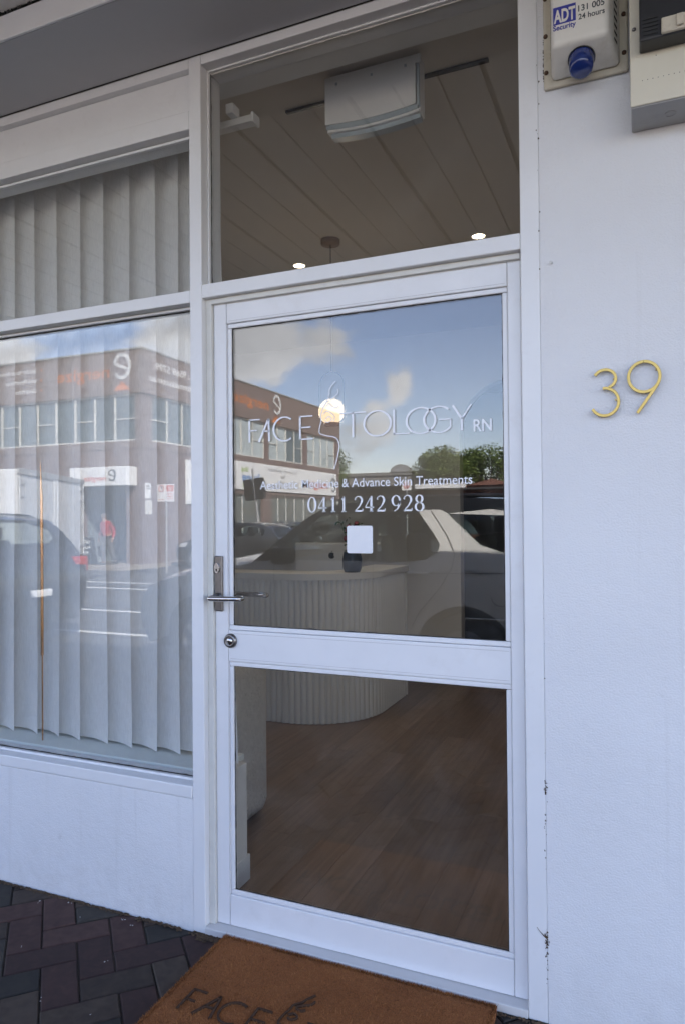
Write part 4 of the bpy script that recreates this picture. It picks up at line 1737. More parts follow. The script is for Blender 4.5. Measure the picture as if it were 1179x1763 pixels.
pl = bpy.data.lights.new('pendant_glow', 'POINT')
pl.energy, pl.color, pl.shadow_soft_size = 3.2, (1, .84, .64), .085
po = bpy.data.objects.new('pendant_glow', pl)
COL.objects.link(po)
po.parent = pd
po.matrix_parent_inverse = PDP
po.location = (px_, py_, GLZ)


def downlight(x, y, label):
    d = empty('downlight', (x, y, CZ), label, 'downlight', 'recessed ceiling downlights')
    MB().lathe([(.036, -.004), (.043, -.006), (.046, 0)], (0, 0, 0), 'z', 28).build('trim_ring', M_ac, d)
    MB().lathe([(0, -.0035), (.036, -.0035)], (0, 0, 0), 'z', 28).build('lens', M_led, d)
    ld = bpy.data.lights.new('downlight_glow', 'SPOT')
    ld.energy, ld.color, ld.spot_size, ld.spot_blend, ld.shadow_soft_size = 5, (1, .86, .66), R(100), .6, .04
    lo = bpy.data.objects.new('downlight_glow', ld)
    COL.objects.link(lo)
    lo.parent = d
    lo.location = (0, 0, -.02)


downlight(-.668, 2.07, 'lit recessed downlight on the ceiling left of the hanging pendant rose')
downlight(.475, 2.07, 'lit recessed downlight on the ceiling right of the air conditioner, near the jamb')

# fluted reception desk
dk = empty('reception_desk', (-1.2, 2.6, IZ), 'pale reception desk with fluted front and rounded corner', 'desk')
DKP = Matrix.Translation(-Vector(dk.location))


def dkp(m, name, mt, **kw):
    o = m.build(name, mt, dk, **kw)
    o.matrix_parent_inverse = DKP
    return o


path = [(-2.6 + i * .04, 2.075) for i in range(46)]
cx_, cy_, cr_ = -.79, 2.56, .475
path = [(x, cy_ - cr_) for x in [-2.6 + i * .04 for i in range(46)] if x < cx_] + [(cx_ + cr_ * math.cos(a), cy_ + cr_ * math.sin(a)) for a in [-math.pi / 2 + (math.pi / 2) * k / 19 for k in range(20)]] + [(cx_ + cr_, cy_ + .04 * k) for k in range(1, 12)]
DT = .985
m = MB().lathe([(.0215, 0), (.0215, 1)], (0, 0, 0), 'z', 10, a0=0, a1=math.pi)
flo = m.build('flute', M_desk)
fme = flo.data
bpy.data.objects.remove(flo)
for i, p in enumerate(path):
    a, b_ = path[max(i - 1, 0)], path[min(i + 1, len(path) - 1)]
    t = Vector((b_[0] - a[0], b_[1] - a[1])).normalized()
    o = bpy.data.objects.new('flute', fme)
    COL.objects.link(o)
    o.parent = dk
    o.matrix_parent_inverse = DKP
    o.location = (p[0], p[1], IZ + .002)
    o.scale = (1, 1, DT - IZ - .045)
    o.rotation_euler.z = math.atan2(t.y, t.x) + math.pi
inner = [(p[0], p[1]) for p in path]
o_in = []
m = MB()
base = [(-2.62, cy_ - cr_ + .012)] + [(cx_, cy_ - cr_ + .012)] + [(cx_ + (cr_ - .012) * math.cos(a), cy_ + (cr_ - .012) * math.sin(a)) for a in [-math.pi / 2 + (math.pi / 2) * k / 16 for k in range(17)]] + [(cx_ + cr_ - .012, 3.05), (cx_ + cr_ - .3, 3.05), (cx_ + cr_ - .3, 2.75), (-2.62, 2.75)]
m.prism(base, 'z', IZ + .001, .75)
dkp(m, 'desk_body', M_desk)
outer = [(-2.62, cy_ - cr_ - .03)] + [(cx_ + (cr_ + .03) * math.cos(a), cy_ + (cr_ + .03) * math.sin(a)) for a in [-math.pi / 2 + (math.pi / 2) * k / 20 for k in range(21)]] + [(cx_ + cr_ + .03, 3.08), (cx_ + cr_ - .24, 3.08), (cx_ + cr_ - .24, cy_)] + [(cx_ + (cr_ - .24) * math.cos(a), cy_ + (cr_ - .24) * math.sin(a)) for a in [-(math.pi / 2) * k / 12 for k in range(13)]] + [(-2.62, cy_ - cr_ + .24)]
dkp(MB().prism(outer, 'z', DT - .042, DT), 'counter_top', M_desktop)
dkp(MB().cbox(cx_ + cr_ - .30, cx_ + cr_ + .022, 3.035, 3.06, IZ + .002, DT - .043, c=.003), 'end_panel', M_desk)
dkp(MB().cbox(-2.6, cx_ + .15, cy_ - cr_ + .03, cy_ - cr_ + .06, .7501, DT - .043, c=.003), 'modesty_panel', M_desk)

# computer on the desk
mo = empty('computer_monitor', (-.73, 2.62, .75), 'thin silver desktop computer seen from the back on the reception desk', 'computer')
MB().cbox(-.255, .245, -.010, .010, .12, .415, c=.006).build('display', M_alu, mo)
MB().cbox(-.085, .085, -.012, .012, .012, .22, c=.004).cbox(-.085, .085, -.09, .09, .001, .011, c=.004).build('stand', M_alu, mo)
ap = MB()
# small fruit-shaped mark with a bite and a leaf
body = []
for k in range(48):
    a = 2 * math.pi * k / 48
    r_ = .0205 * (1 + .06 * math.cos(2 * a)) * (1 - .10 * math.exp(-((a - math.pi / 2) / .35) ** 2)) * (1 - .06 * math.exp(-((a - 1.5 * math.pi) / .3) ** 2))
    x_, z_ = r_ * math.cos(a) * .95, r_ * math.sin(a) * 1.05
    d_ = math.hypot(x_ - .024, z_ - .003)
    if d_ < .010:
        k2 = .010 / max(d_, 1e-5)
        x_, z_ = .024 + (x_ - .024) * k2, .003 + (z_ - .003) * k2
    body.append((x_ * 1.15 + .03, z_ * 1.15 + .325))
ap.prism(body, 'y', -.0112, -.0102)
ap.prism([(.029, .349), (.031, .356), (.037, .361), (.038, .356), (.034, .350)], 'y', -.0112, -.0102)
ap.build('emblem', M_black, mo)
va = empty('flower_vase', (-.425, 2.32, DT + .0005), 'dark blue vase of pink flowers and leaves on the reception desk', 'vase')
MB().lathe([(.0, .0), (.050, 0), (.062, .03), (.065, .08), (.055, .13), (.047, .145), (.043, .14), (0, .10)], (0, 0, 0), 'z', 24).build('vase_body', mat('navy_ceramic', (.02, .028, .045), .3), va)
rr = random.Random(13)
fm, pmh = MB(), MB()
M_leafin = mat('dark_leaf', (.03, .06, .02), .6)
M_petal = mat('dusty_pink_petal', (.42, .12, .16), .7)
for i in range(9):
    a, rr_ = rr.uniform(0, 6.28), rr.uniform(.03, .12)
    tip = (rr_ * math.cos(a), rr_ * math.sin(a), rr.uniform(.22, .36))
    fm.tube([(0, 0, .11), (tip[0] * .4, tip[1] * .4, .2), tip], .0018, 5)
    for k in range(7):
        c_ = Vector(tip) + Vector((rr.gauss(0, .018), rr.gauss(0, .018), rr.gauss(-.02, .02)))
        d1 = Vector((rr.gauss(0, 1), rr.gauss(0, 1), rr.gauss(0, 1))).normalized() * .018
        d2 = d1.cross(Vector((rr.gauss(0, 1), rr.gauss(0, 1), 1))).normalized() * .008
        fm.add([c_ - d1, c_ + d2, c_ + d1, c_ - d2], [(0, 1, 2, 3)])
    if i % 2 == 0:
        for k in range(16):
            d_ = Vector((rr.gauss(0, 1), rr.gauss(0, 1), rr.gauss(0, 1))).normalized()
            e1 = d_.orthogonal().normalized() * .011
            e2 = d_.cross(e1).normalized() * .011
            c_ = Vector(tip) + d_ * .014
            pmh.add([c_ - e1, c_ - e2, c_ + e1, c_ + e2], [(0, 1, 2, 3)])
fm.build('stems', M_leafin, va, recalc=False)
pmh.build('petals', M_petal, va, recalc=False)

# boucle tub chair under the window
tb = empty('boucle_armchair', (-.64, .58, IZ), 'white boucle armchair with rounded corners standing under the window by the door', 'armchair')
MB().cbox(-.30, .30, -.27, .24, .02, .42, c=.05).build('seat', M_boucle, tb, sharp=50)
for x0_, x1_ in ((.305, .425), (-.425, -.305)):
    MB().cbox(x0_, x1_, -.28, .26, .012, .70, c=.055).build('armrest', M_boucle, tb, sharp=50)
MB().cbox(-.30, .30, -.285, -.13, .425, .74, c=.05).build('backrest', M_boucle, tb, sharp=50)

# ================================================================== ACROSS THE STREET (seen in the panes)
def RY(yv):
    return .1 - yv                           # mirror depth -> real place


bd = empty('brick_office', (-14.12, RY(17.21), -.12), 'two storey brown brick corner building with energize signs across the street', 'building')
BP = Matrix.Translation(-Vector(bd.location))


def bp(m, name, mt, parent=None, **kw):
    o = m.build(name, mt, parent or bd, **kw)
    if parent is None:
        o.matrix_parent_inverse = BP
    return o


YF = RY(17.21)          # front face (faces +Y, towards the shop)
YB = RY(33.9)
XS = -14.12             # side face (faces +X)
bp(MB().box(-34, XS - .25, YB, YF - .25, 4.06, 5.66), 'core', M_dark_shade)
bp(MB().box(-34, XS + .06, YB, YF + .06, 5.66, 7.12), 'fascia_band', M_band)
bp(MB().box(-34, XS + .09, YB, YF + .09, 7.121, 7.18), 'parapet_cap', M_greybox)
bp(MB().box(-34, XS + .03, YB, YF + .03, 3.80, 4.06), 'slab_edge', M_band)
wl = MB()
wl.box(-34, -16.74, YF - .3, YF, -.12, 3.799)
wl.box(-14.77, XS, YF - .3, YF, -.12, 3.799)
wl.box(-16.74, -14.77, YF - .3, YF, 3.1, 3.799)
wl.box(XS - .3, XS, RY(22.2), YF - .3, -.12, 3.799)
wl.box(XS - .3, XS - .01, YB, RY(22.2), 2.62, 3.799)
# piers of the upper storey
wl.box(-14.38, XS, YF - .45, YF, 4.061, 5.659)
wl.box(XS - .3, XS - .0005, RY(17.75), YF - .4501, 4.061, 5.659)
for (a, b_) in ((21.3, 21.75), (25.55, 25.97), (29.38, 29.91), (33.3, 33.9)):
    wl.box(XS - .3, XS, RY(b_), RY(a), 4.061, 5.659)
bp(wl, 'brick_wall', M_brick)
bp(MB().box(-17.2, -14.3, YF - 2.6, YF - 2.3, -.12, 3.3), 'recess_wall', M_recess)
bp(MB().box(-16.9, -16.74, YF - 2.3, YF - .301, -.12, 3.3).box(-14.77, -14.6, YF - 2.3, YF - .301, -.12, 3.3), 'recess_side', M_recess)
bp(MB().cbox(-16.2, -15.3, YF - 2.29, YF - 2.25, -.1, 2.2, c=.01), 'entry_door', M_glass_far)


def window_row(axis, u0, u1, n, fixed, z0, z1, glass, split):
    """frame members and panes between u0 and u1 along x (front) or y (side); the panes are sub-parts"""
    t = .055
    m = MB()
    d = .10

    def B(a0, a1, q0, q1, c0, c1):
        if axis == 'x':
            m.box(a0, a1, fixed - q1, fixed - q0, c0, c1)
        else:
            m.box(fixed - q1, fixed - q0, a0, a1, c0, c1)
    B(u0, u1, .02, d, z0, z0 + t)
    B(u0, u1, .02, d, z1 - t, z1)
    for i in range(n + 1):
        u = u0 + (u1 - u0) * i / n
        B(u - t / 2, u + t / 2, .018, d, z0 + t, z1 - t)
        if i < n and split(i):
            w = (u1 - u0) / n
            B(u + t / 2, u + w - t / 2, .022, d, z0 + (z1 - z0) * .46, z0 + (z1 - z0) * .46 + .04)
    fo = bp(m, 'window', M_frame_alu)
    for i in range(n):
        w = (u1 - u0) / n
        a = u0 + w * i
        q = MB()
        if axis == 'x':
            q.box(a + .02, a + w - .02, fixed - .075, fixed - .065, z0 + .02, z1 - .02)
        else:
            q.box(fixed - .075, fixed - .065, a + .02, a + w - .02, z0 + .02, z1 - .02)
        g_ = glass(i)
        bp(q, 'pane', g_, fo)


window_row('x', -27.6, -14.385, 15, YF, 4.06, 5.655, lambda i: M_glass_far, lambda i: i % 2 == 0)
window_row('y', RY(21.3), RY(17.76), 4, XS, 4.06, 5.655, lambda i: M_glass_far, lambda i: i == 3)
window_row('y', RY(25.55), RY(21.76), 4, XS, 4.06, 5.655, lambda i: M_blind, lambda i: i == 0)
window_row('y', RY(29.38), RY(25.98), 4, XS, 4.06, 5.655, lambda i: M_glass_far if i < 2 else M_blind, lambda i: i in (0, 3))
window_row('y', RY(33.3), RY(29.92), 4, XS, 4.06, 5.655, lambda i: M_blind, lambda i: i in (0, 3))
# ground floor shopfront on the side street
m = MB()
for yv in (22.25, 23.78, 26.2, 26.92, 27.73, 28.6, 29.6, 30.8, 33.8):
    m.box(XS - .14, XS - .06, RY(yv) - .03, RY(yv) + .03, -.12, 2.61)
m.box(XS - .13, XS - .07, YB, RY(26.2), .95, 1.0)
fo = bp(m, 'shopfront_window', M_frame_alu)
bp(MB().box(XS - .105, XS - .095, YB, RY(22.25), -.1, 2.6), 'pane', M_glass_far, fo)
bp(MB().box(XS - .2, XS + .02, RY(26.14), RY(25.35), -.12, 2.619), 'pillar', M_band)
bp(MB().box(XS - .06, XS + .03, YB, RY(22.2), 2.45, 2.615), 'fascia_rail', M_band)


def ftext(body, x, z, h, w, mt, off=0.0, y=None, align='LEFT'):
    """lettering on the front face: faces +Y; x is where the reader standing in the street sees its LEFT end (larger x... mirrored)"""
    o = text(body, mt, (x, (YF + .0615) if y is None else y, z), h, w, rz=math.pi, parent=bd, offset=off, align=align)
    o.matrix_parent_inverse = BP
    return o


def stext(body, yv, z, h, w, mt, off=0.0, x=None, align='LEFT', parent=None):
    o = text(body, mt, ((XS + .0615) if x is None else x, RY(yv), z), h, w, rz=math.pi / 2, parent=parent or bd, offset=off, align=align)
    o.matrix_parent_inverse = BP
    return o


M_pale = mat('pale_grey_lettering', (.62, .62, .60), .6)


def big_e(place, size, mt):
    """the brush-like round e"""
    m = MB()
    k = size
    m.ribbon([(p[0] * k, p[1] * k) for p in [(.12, .42), (.35, .50), (.62, .60), (.80, .68)]] , [.07 * k, .08 * k, .09 * k, .10 * k], y=0, th=.004)
    m.ribbon([(p[0] * k, p[1] * k) for p in arc(.47, .56, .34, .40, 18, 325, 30)], [(.09 + .05 * math.sin(R(180 * i / 30))) * k for i in range(31)], y=-.001, th=.004)
    o = m.build('lettering', mt, bd)
    place(o)
    return o


def on_front(x, z, y=None):
    def f(o):
        o.matrix_parent_inverse = BP
        o.location = (x, (YF + .066) if y is None else y, z)
        o.rotation_euler.z = math.pi
    return f


def on_side(yv, z, x=None, flip=False):
    def f(o):
        o.matrix_parent_inverse = BP
        o.location = ((XS + .066) if x is None else x, RY(yv), z)
        o.rotation_euler.z = math.pi / 2
    return f


def tri(place, w, h, mt):
    o = MB().prism([(-w / 2, 0), (w / 2, 0), (0, h)], 'y', -.004, 0).build('emblem', mt, bd)
    place(o)


big_e(on_front(-14.42, 6.05), .98, M_pale)
ftext('nergize', -15.42, 6.26, .40, 2.35, M_orange, .012)
tri(on_front(-14.88, 5.78), .72, .30, M_orange)
ftext('Specialist  Sports Physiotherapy', -18.72, 6.72, .15, 2.35, M_white, .008)
ftext('Spinal Physiotherapy', -18.72, 6.36, .15, 1.55, M_white, .008)
ftext('Clinical Pilates', -18.72, 6.00, .15, 1.05, M_white, .008)
for z in (6.74, 6.38, 6.02):
    bp(MB().box(-18.55, -18.47, YF + .061, YF + .066, z, z + .08), 'bullet', M_orange)
# side face
# which way the side lettering runs: from the far end towards the corner for a reader in the side street
stext('Ph : 9569 5799', 20.4, 6.55, .24, 2.5, M_white, .01)
stext('www.energizestudio.com.au', 21.6, 6.12, .22, 4.0, M_white, .01)
big_e(on_side(27.1, 6.05), 1.0, M_pale)
stext('nergize', 25.85, 6.26, .42, 3.0, M_orange, .012)
tri(on_side(26.55, 5.76), .8, .34, M_orange)
# the projecting white light box over the entry
lb_ = bp(MB().cbox(-16.74, -14.32, YF + .002, YF + .55, 2.53, 3.16, c=.01), 'sign_box', M_white)
big_e(on_front(-14.70, 2.62, YF + .556), .44, M_greytext)
ftext('nergize', -15.16, 2.70, .17, .95, M_redtext, .012, y=YF + .556)
# long sign board on the side street
sb_ = bp(MB().box(XS + .03, XS + .09, RY(33.3), RY(21.6), 2.62, 3.80), 'sign_board', M_white)
SX = XS + .0915
stext('the', 24.05, 3.38, .22, .62, M_greenlet, .02, x=SX)
stext('knee', 24.95, 3.00, .34, 1.45, M_bluelet, .02, x=SX)
stext('clinic', 24.35, 2.72, .20, .85, M_greenlet, .015, x=SX)
for k, (s_, z) in enumerate((('Physiotherapy - Spinal & Sports', 3.52), ('Pilates', 3.26), ('Yoga', 3.0), ('Functional rehabilitation', 2.76))):
    stext(s_, 27.1, z, .13, None if len(s_) < 10 else (3.0 if k == 0 else 2.5), M_greytext, .0, x=SX, align='CENTER')
stext('nurgize', 32.1, 2.95, .38, 2.6, M_redtext, .02, x=SX)
big_e(on_side(33.25, 2.70, SX), .85, M_greytext)
# tall white panel sign near the corner and small notices
vs_ = bp(MB().cbox(XS + .002, XS + .05, RY(20.9), RY(19.65), 1.95, 3.58, c=.005), 'panel_sign', M_white)
tri(on_side(20.2, 3.62, XS + .02), .3, .2, M_orange)
nt_ = bp(MB().cbox(XS + .002, XS + .02, RY(17.66), RY(17.36), 2.10, 2.62, c=.004), 'notice', M_white)
nt2 = bp(MB().cbox(XS + .002, XS + .02, RY(17.72), RY(17.36), 1.55, 2.04, c=.004), 'notice', M_frame_alu)
bp(MB().box(XS + .0215, XS + .0225, RY(17.60), RY(17.42), 2.50, 2.54).box(XS + .0215, XS + .0225, RY(17.60), RY(17.42), 2.42, 2.45), 'notice_print', M_greytext)

# ------------------------------------------------------------------ cars
def car(name, label, cat, group, L_, Wd, top, belt, wheels, wr, ground, paint, windows, ws, rw_, roofrail=False, lower=None, tails=None, heads=None, plate=False, handles=(), seams=(), flap=None, mirror=None, twotone=None, hood=.02):
    """local axes: front at -x, near side at +y; top = outline from front bumper foot over the roof to the rear bumper foot"""
    root = empty(name, (0, 0, 0), label, cat, group)
    xs = [p[0] for p in top]
    xm, hl_ = (min(xs) + max(xs)) / 2, (max(xs) - min(xs)) / 2

    def hw(x, z):
        e = abs((x - xm) / hl_)
        w = Wd / 2 * (1 - .13 * e ** 5)
        if z > belt:
            w -= .30 * (z - belt)
        else:
            w -= .05 * ((belt - .12 - z) / .6) ** 2 if z < belt - .12 else 0
        return w
    # smooth outline
    tp = [Vector((p[0], p[1])) for p in top]
    sm = []
    for i in range(len(tp) - 1):
        p0, p1, p2, p3 = tp[max(i - 1, 0)], tp[i], tp[i + 1], tp[min(i + 2, len(tp) - 1)]
        for j in range(4):
            t = j / 4
            c1 = p1 + (p2 - p0) / 6 * .75
            c2 = p2 - (p3 - p1) / 6 * .75
            sm.append(p1 * (1 - t) ** 3 + c1 * 3 * t * (1 - t) ** 2 + c2 * 3 * t * t * (1 - t) + p2 * t ** 3)
    sm.append(tp[-1])
    zb = tp[0].y
    low = []
    for wx in sorted(wheels, reverse=True):
        ar = wr * 1.2
        low += [Vector((wx + ar * math.cos(a), max(zb, ground + wr + ar * math.sin(a)))) for a in [math.pi * k / 16 for k in range(17)]]
    out = sm + low
    # interior grid
    grid = []
    zs = [q.y for q in sm]
    nx__ = int(hl_ * 2 / .09)
    poly = [(q.x, q.y) for q in out]

    def inside(x, z):
        c = False
        j = len(poly) - 1
        for i in range(len(poly)):
            xi, zi = poly[i]
            xj, zj = poly[j]
            if (zi > z) != (zj > z) and x < (xj - xi) * (z - zi) / (zj - zi + 1e-12) + xi:
                c = not c
            j = i
        return c
    for i in range(nx__):
        for j in range(24):
            x, z = min(xs) + .02 + i * .09, zb + .03 + j * .08
            if inside(x, z) and min(math.hypot(x - q[0], z - q[1]) for q in poly) > .035:
                grid.append(Vector((x, z)))
    allp = [Vector(p) for p in poly] + grid
    n = len(poly)
    cons = [(i, (i + 1) % n) for i in range(n)]
    for w_ in windows:
        k0 = len(allp)
        allp += [Vector(p) for p in w_]
        cons += [(k0 + i, k0 + (i + 1) % len(w_)) for i in range(len(w_))]
    res = delaunay_2d_cdt(allp, cons, [], 1, 1e-5)
    mb = MB()
    def in_poly(pts, x, z):
        return sum(((pts[i][1] > z) != (pts[i - 1][1] > z)) and (x < (pts[i - 1][0] - pts[i][0]) * (z - pts[i][1]) / (pts[i - 1][1] - pts[i][1] + 1e-12) + pts[i][0]) for i in range(len(pts))) % 2

    def hole(f):
        c = sum((res[0][k] for k in f), Vector((0, 0))) / len(f)
        return any(in_poly(w_, c.x, c.y) for w_ in windows)
    tris = [tuple(f) for f in res[2] if not hole(f)]
    for s_ in (1, -1):
        mb.add([(p.x, s_ * hw(p.x, p.y), p.y) for p in res[0]], tris, 0, True)
    K = 8
    vs, fs = [], []
    for q in sm:
        w = hw(q.x, q.y)
        for k in range(K + 1):
            u = -1 + 2 * k / K
            cr__ = .035 if q.y > belt else (hood if q.x < xm else .02)
            vs.append((q.x, u * w, q.y + cr__ * (1 - u * u) * (1 if q.y > zb + .3 else 0)))
    for i in range(len(sm) - 1):
        cx__, cz__ = (sm[i].x + sm[i + 1].x) / 2, (sm[i].y + sm[i + 1].y) / 2
        for k in range(K):
            a = i * (K + 1) + k
            if 0 < k < K - 1 and any(min(q_[0]) < cx__ < max(q_[0]) and min(q_[1]) < cz__ < max(q_[1]) for q_ in (ws, rw_)):
                continue
            fs.append((a, a + 1, a + K + 2, a + K + 1))
    mb.add(vs, fs, 0, True)
    if twotone:
        for i, f in enumerate(mb.f):
            c = sum((Vector(mb.v[k]) for k in f), Vector()) / len(f)
            if twotone(c.x, c.z):
                mb.m[i] = 1
    mb.build('body', [paint, M_carblack], root, sharp=38)
    MB().box(min(xs) + .25, max(xs) - .25, -Wd / 2 + .16, Wd / 2 - .16, zb - .02, belt - .25).build('underbody', M_blackmatt, root)

    def side_panel(nm, pts, mt, off, s_=1):
        n = len(pts)
        gr = []
        xs_, zs_ = [p[0] for p in pts], [p[1] for p in pts]
        inn = lambda x, z: sum(((pts[i][1] > z) != (pts[i - 1][1] > z)) and (x < (pts[i - 1][0] - pts[i][0]) * (z - pts[i][1]) / (pts[i - 1][1] - pts[i][1] + 1e-12) + pts[i][0]) for i in range(n)) % 2
        for i in range(int((max(xs_) - min(xs_)) / .1) + 1):
            for j in range(int((max(zs_) - min(zs_)) / .1) + 1):
                x, z = min(xs_) + .05 + i * .1, min(zs_) + .05 + j * .1
                if inn(x, z):
                    gr.append(Vector((x, z)))
        r_ = delaunay_2d_cdt([Vector(p) for p in pts] + gr, [(i, (i + 1) % n) for i in range(n)], [], 1, 1e-5)
        m = MB()
        m.add([(p.x, s_ * (hw(p.x, p.y) + off), p.y) for p in r_[0]], [tuple(f) for f in r_[2]], 0, True)
        return m.build(nm, mt, root)
    for pts in windows:
        for s_ in (1, -1):
            side_panel('side_window', pts, M_carglass, .006, s_)
    for nm, (za, zb2), xa, xb in (('windscreen', ws[1], ws[0][0], ws[0][1]), ('rear_window', rw_[1], rw_[0][0], rw_[0][1])):
        m = MB()
        vs, fs = [], []
        nn = 5
        for i in range(nn + 1):
            t = i / nn
            x, z = xa + (xb - xa) * t, za + (zb2 - za) * t
            w = hw(x, z) * .90
            dx_, dz_ = (xb - xa), (zb2 - za)
            l_ = math.hypot(dx_, dz_)
            nx2, nz2 = -dz_ / l_, dx_ / l_
            if nz2 < 0:
                nx2, nz2 = -nx2, -nz2
            for k in range(K + 1):
                u = -1 + 2 * k / K
                vs.append((x + nx2 * .008, u * w, z + nz2 * .008 + .036 * (1 - u * u * .81)))
        for i in range(nn):
            for k in range(K):
                a = i * (K + 1) + k
                fs.append((a, a + 1, a + K + 2, a + K + 1))
        m.add(vs, fs, 0, True)
        m.build(nm, M_carglass, root)
    # cabin: seats, dashboard, steering wheel
    cx0 = ws[0][0]
    zt = max(p[1] for p in top)
    for row_, xs2 in enumerate((cx0 + 1.05, cx0 + 1.95)):
        for yy in (-.38, .38):
            st_ = MB().cbox(xs2 - .25, xs2 + .20, yy - .24, yy + .24, belt - .42, belt - .26, c=.05)
            st_.cbox(xs2 + .12, xs2 + .26, yy - .23, yy + .23, belt - .28, zt - .34, c=.05)
            st_.cbox(xs2 + .14, xs2 + .23, yy - .12, yy + .12, zt - .33, zt - .16, c=.035)
            st_.build('seat', M_blackmatt, root)
    MB().cbox(cx0 + .12, cx0 + .52, -Wd / 2 + .16, Wd / 2 - .16, belt - .35, belt - .01, c=.06).build('dashboard', M_blackmatt, root)
    MB().tube([(cx0 + .62 + .05 * math.cos(a), -.38 + .18 * math.sin(a), belt + .02 + .18 * math.cos(a)) for a in [2 * math.pi * k / 20 for k in range(20)]], .014, 6, closed=True).build('steering_wheel', M_black, root)
    for wx in wheels:
        for s_ in (1, -1):
            w = empty('wheel', (wx, s_ * (Wd / 2 - .14), ground + wr), parent=root)
            MB().lathe([(wr * .62, -.10), (wr * .93, -.11), (wr, -.085), (wr, .085), (wr * .93, .11), (wr * .62, .10)], (0, 0, 0), 'y', 32).build('tyre', M_tyre, w)
            rm = MB().lathe([(wr * .62, s_ * .09), (wr * .58, s_ * .05), (wr * .5, s_ * .03), (0, s_ * .02)], (0, 0, 0), 'y', 28)
            for k in range(5):
                a = 2 * math.pi * k / 5
                c_, s__ = math.cos(a), math.sin(a)
                q = [(r_ * c_ - d_ * s__, s_ * yy, r_ * s__ + d_ * c_) for (r_, d_, yy) in ((.06, -.04, .085), (.06, .04, .085), (wr * .6, .028, .075), (wr * .6, -.028, .075))]
                rm.add(q, [(0, 1, 2, 3)])
            rm.build('rim', M_rim, w)
    for (pts, nm, mt) in (tails or []) + (heads or []):
        for s_ in (1, -1):
            side_panel(nm, pts, mt, .008, s_)
    for (hx, hzz) in handles:
        for s_ in (1, -1):
            m = MB().cbox(hx - .10, hx + .10, s_ * (hw(hx, hzz) + .028) - .012, s_ * (hw(hx, hzz) + .028) + .012, hzz - .016, hzz + .016, c=.008)
            for q in (-.085, .085):
                m.box(hx + q - .012, hx + q + .012, min(s_ * hw(hx, hzz), s_ * (hw(hx, hzz) + .02)), max(s_ * hw(hx, hzz), s_ * (hw(hx, hzz) + .02)), hzz - .012, hzz + .012)
            m.build('door_handle', paint, root)
    if seams:
        m = MB()
        for ln in seams:
            pts = []
            for i in range(len(ln) - 1):
                for k in range(6):
                    t = k / 6
                    pts.append((ln[i][0] + (ln[i + 1][0] - ln[i][0]) * t, ln[i][1] + (ln[i + 1][1] - ln[i][1]) * t))
            pts.append(ln[-1])
            for s_ in (1, -1):
                m.tube([(p[0], s_ * (hw(*p) + .0), p[1]) for p in pts], .0045, 5)
        m.build('panel_gap', M_seam, root)
    if roofrail:
        for s_ in (1, -1):
            MB().tube([(x, s_ * (hw(x, roofrail[2]) - .05), roofrail[2] + .06 * math.sin(math.pi * min(1, max(0, (x - roofrail[0]) / (roofrail[1] - roofrail[0])))) ** .35) for x in [roofrail[0] + (roofrail[1] - roofrail[0]) * k / 20 for k in range(21)]], .018, 8).build('roof_rail', M_black, root)
    if flap:
        m = MB()
        m.tube([(flap[0] + .085 * math.cos(a), hw(flap[0], flap[1]), flap[1] + .085 * math.sin(a)) for a in [2 * math.pi * k / 24 for k in range(24)]], .004, 5, closed=True)
        m.build('fuel_flap', M_seam, root)
    if mirror:
        for s_ in (1, -1):
            yy = s_ * (hw(mirror[0], mirror[1]) + .09)
            MB().cbox(mirror[0] - .06, mirror[0] + .10, yy - .11, yy + .11, mirror[1] - .02, mirror[1] + .14, c=.03).build('wing_mirror', M_black, root)
    if plate:
        x = max(xs) + .012 if plate == 'rear' else min(xs) - .012
        z = ground + .68
        pl = MB().cbox(x - .006, x + .006, -.17, .17, z - .045, z + .045, c=.004).build('number_plate', M_white, root)
    return root


# white wagon parked in front of the shop: front towards -X, near side at y = -4.0
GR = -.25
wtop = [(-3.60, .02), (-3.70, .22), (-3.68, .45), (-3.52, .64), (-3.2, .735), (-2.85, .80), (-2.35, .885), (-2.2, .93), (-1.95, 1.13), (-1.62, 1.38), (-1.35, 1.475), (-.8, 1.515), (-.1, 1.515), (.55, 1.47), (.88, 1.42), (1.0, 1.20), (1.06, .93), (1.08, .55), (1.06, .2), (.98, .02)]
wwin = [[(-2.02, .945), (-1.78, 1.16), (-1.52, 1.36), (-1.30, 1.385), (-.98, 1.39), (-.98, .945)],
        [(-.93, .945), (-.93, 1.39), (-.55, 1.385), (-.42, 1.22), (-.335, 1.10), (-.36, 1.02), (-.46, .965), (-.62, .948)],
        [(-.285, 1.375), (.55, 1.34), (.80, 1.30), (.87, 1.16), (.87, 1.03), (.35, 1.02), (.20, 1.04), (.02, 1.10)]]
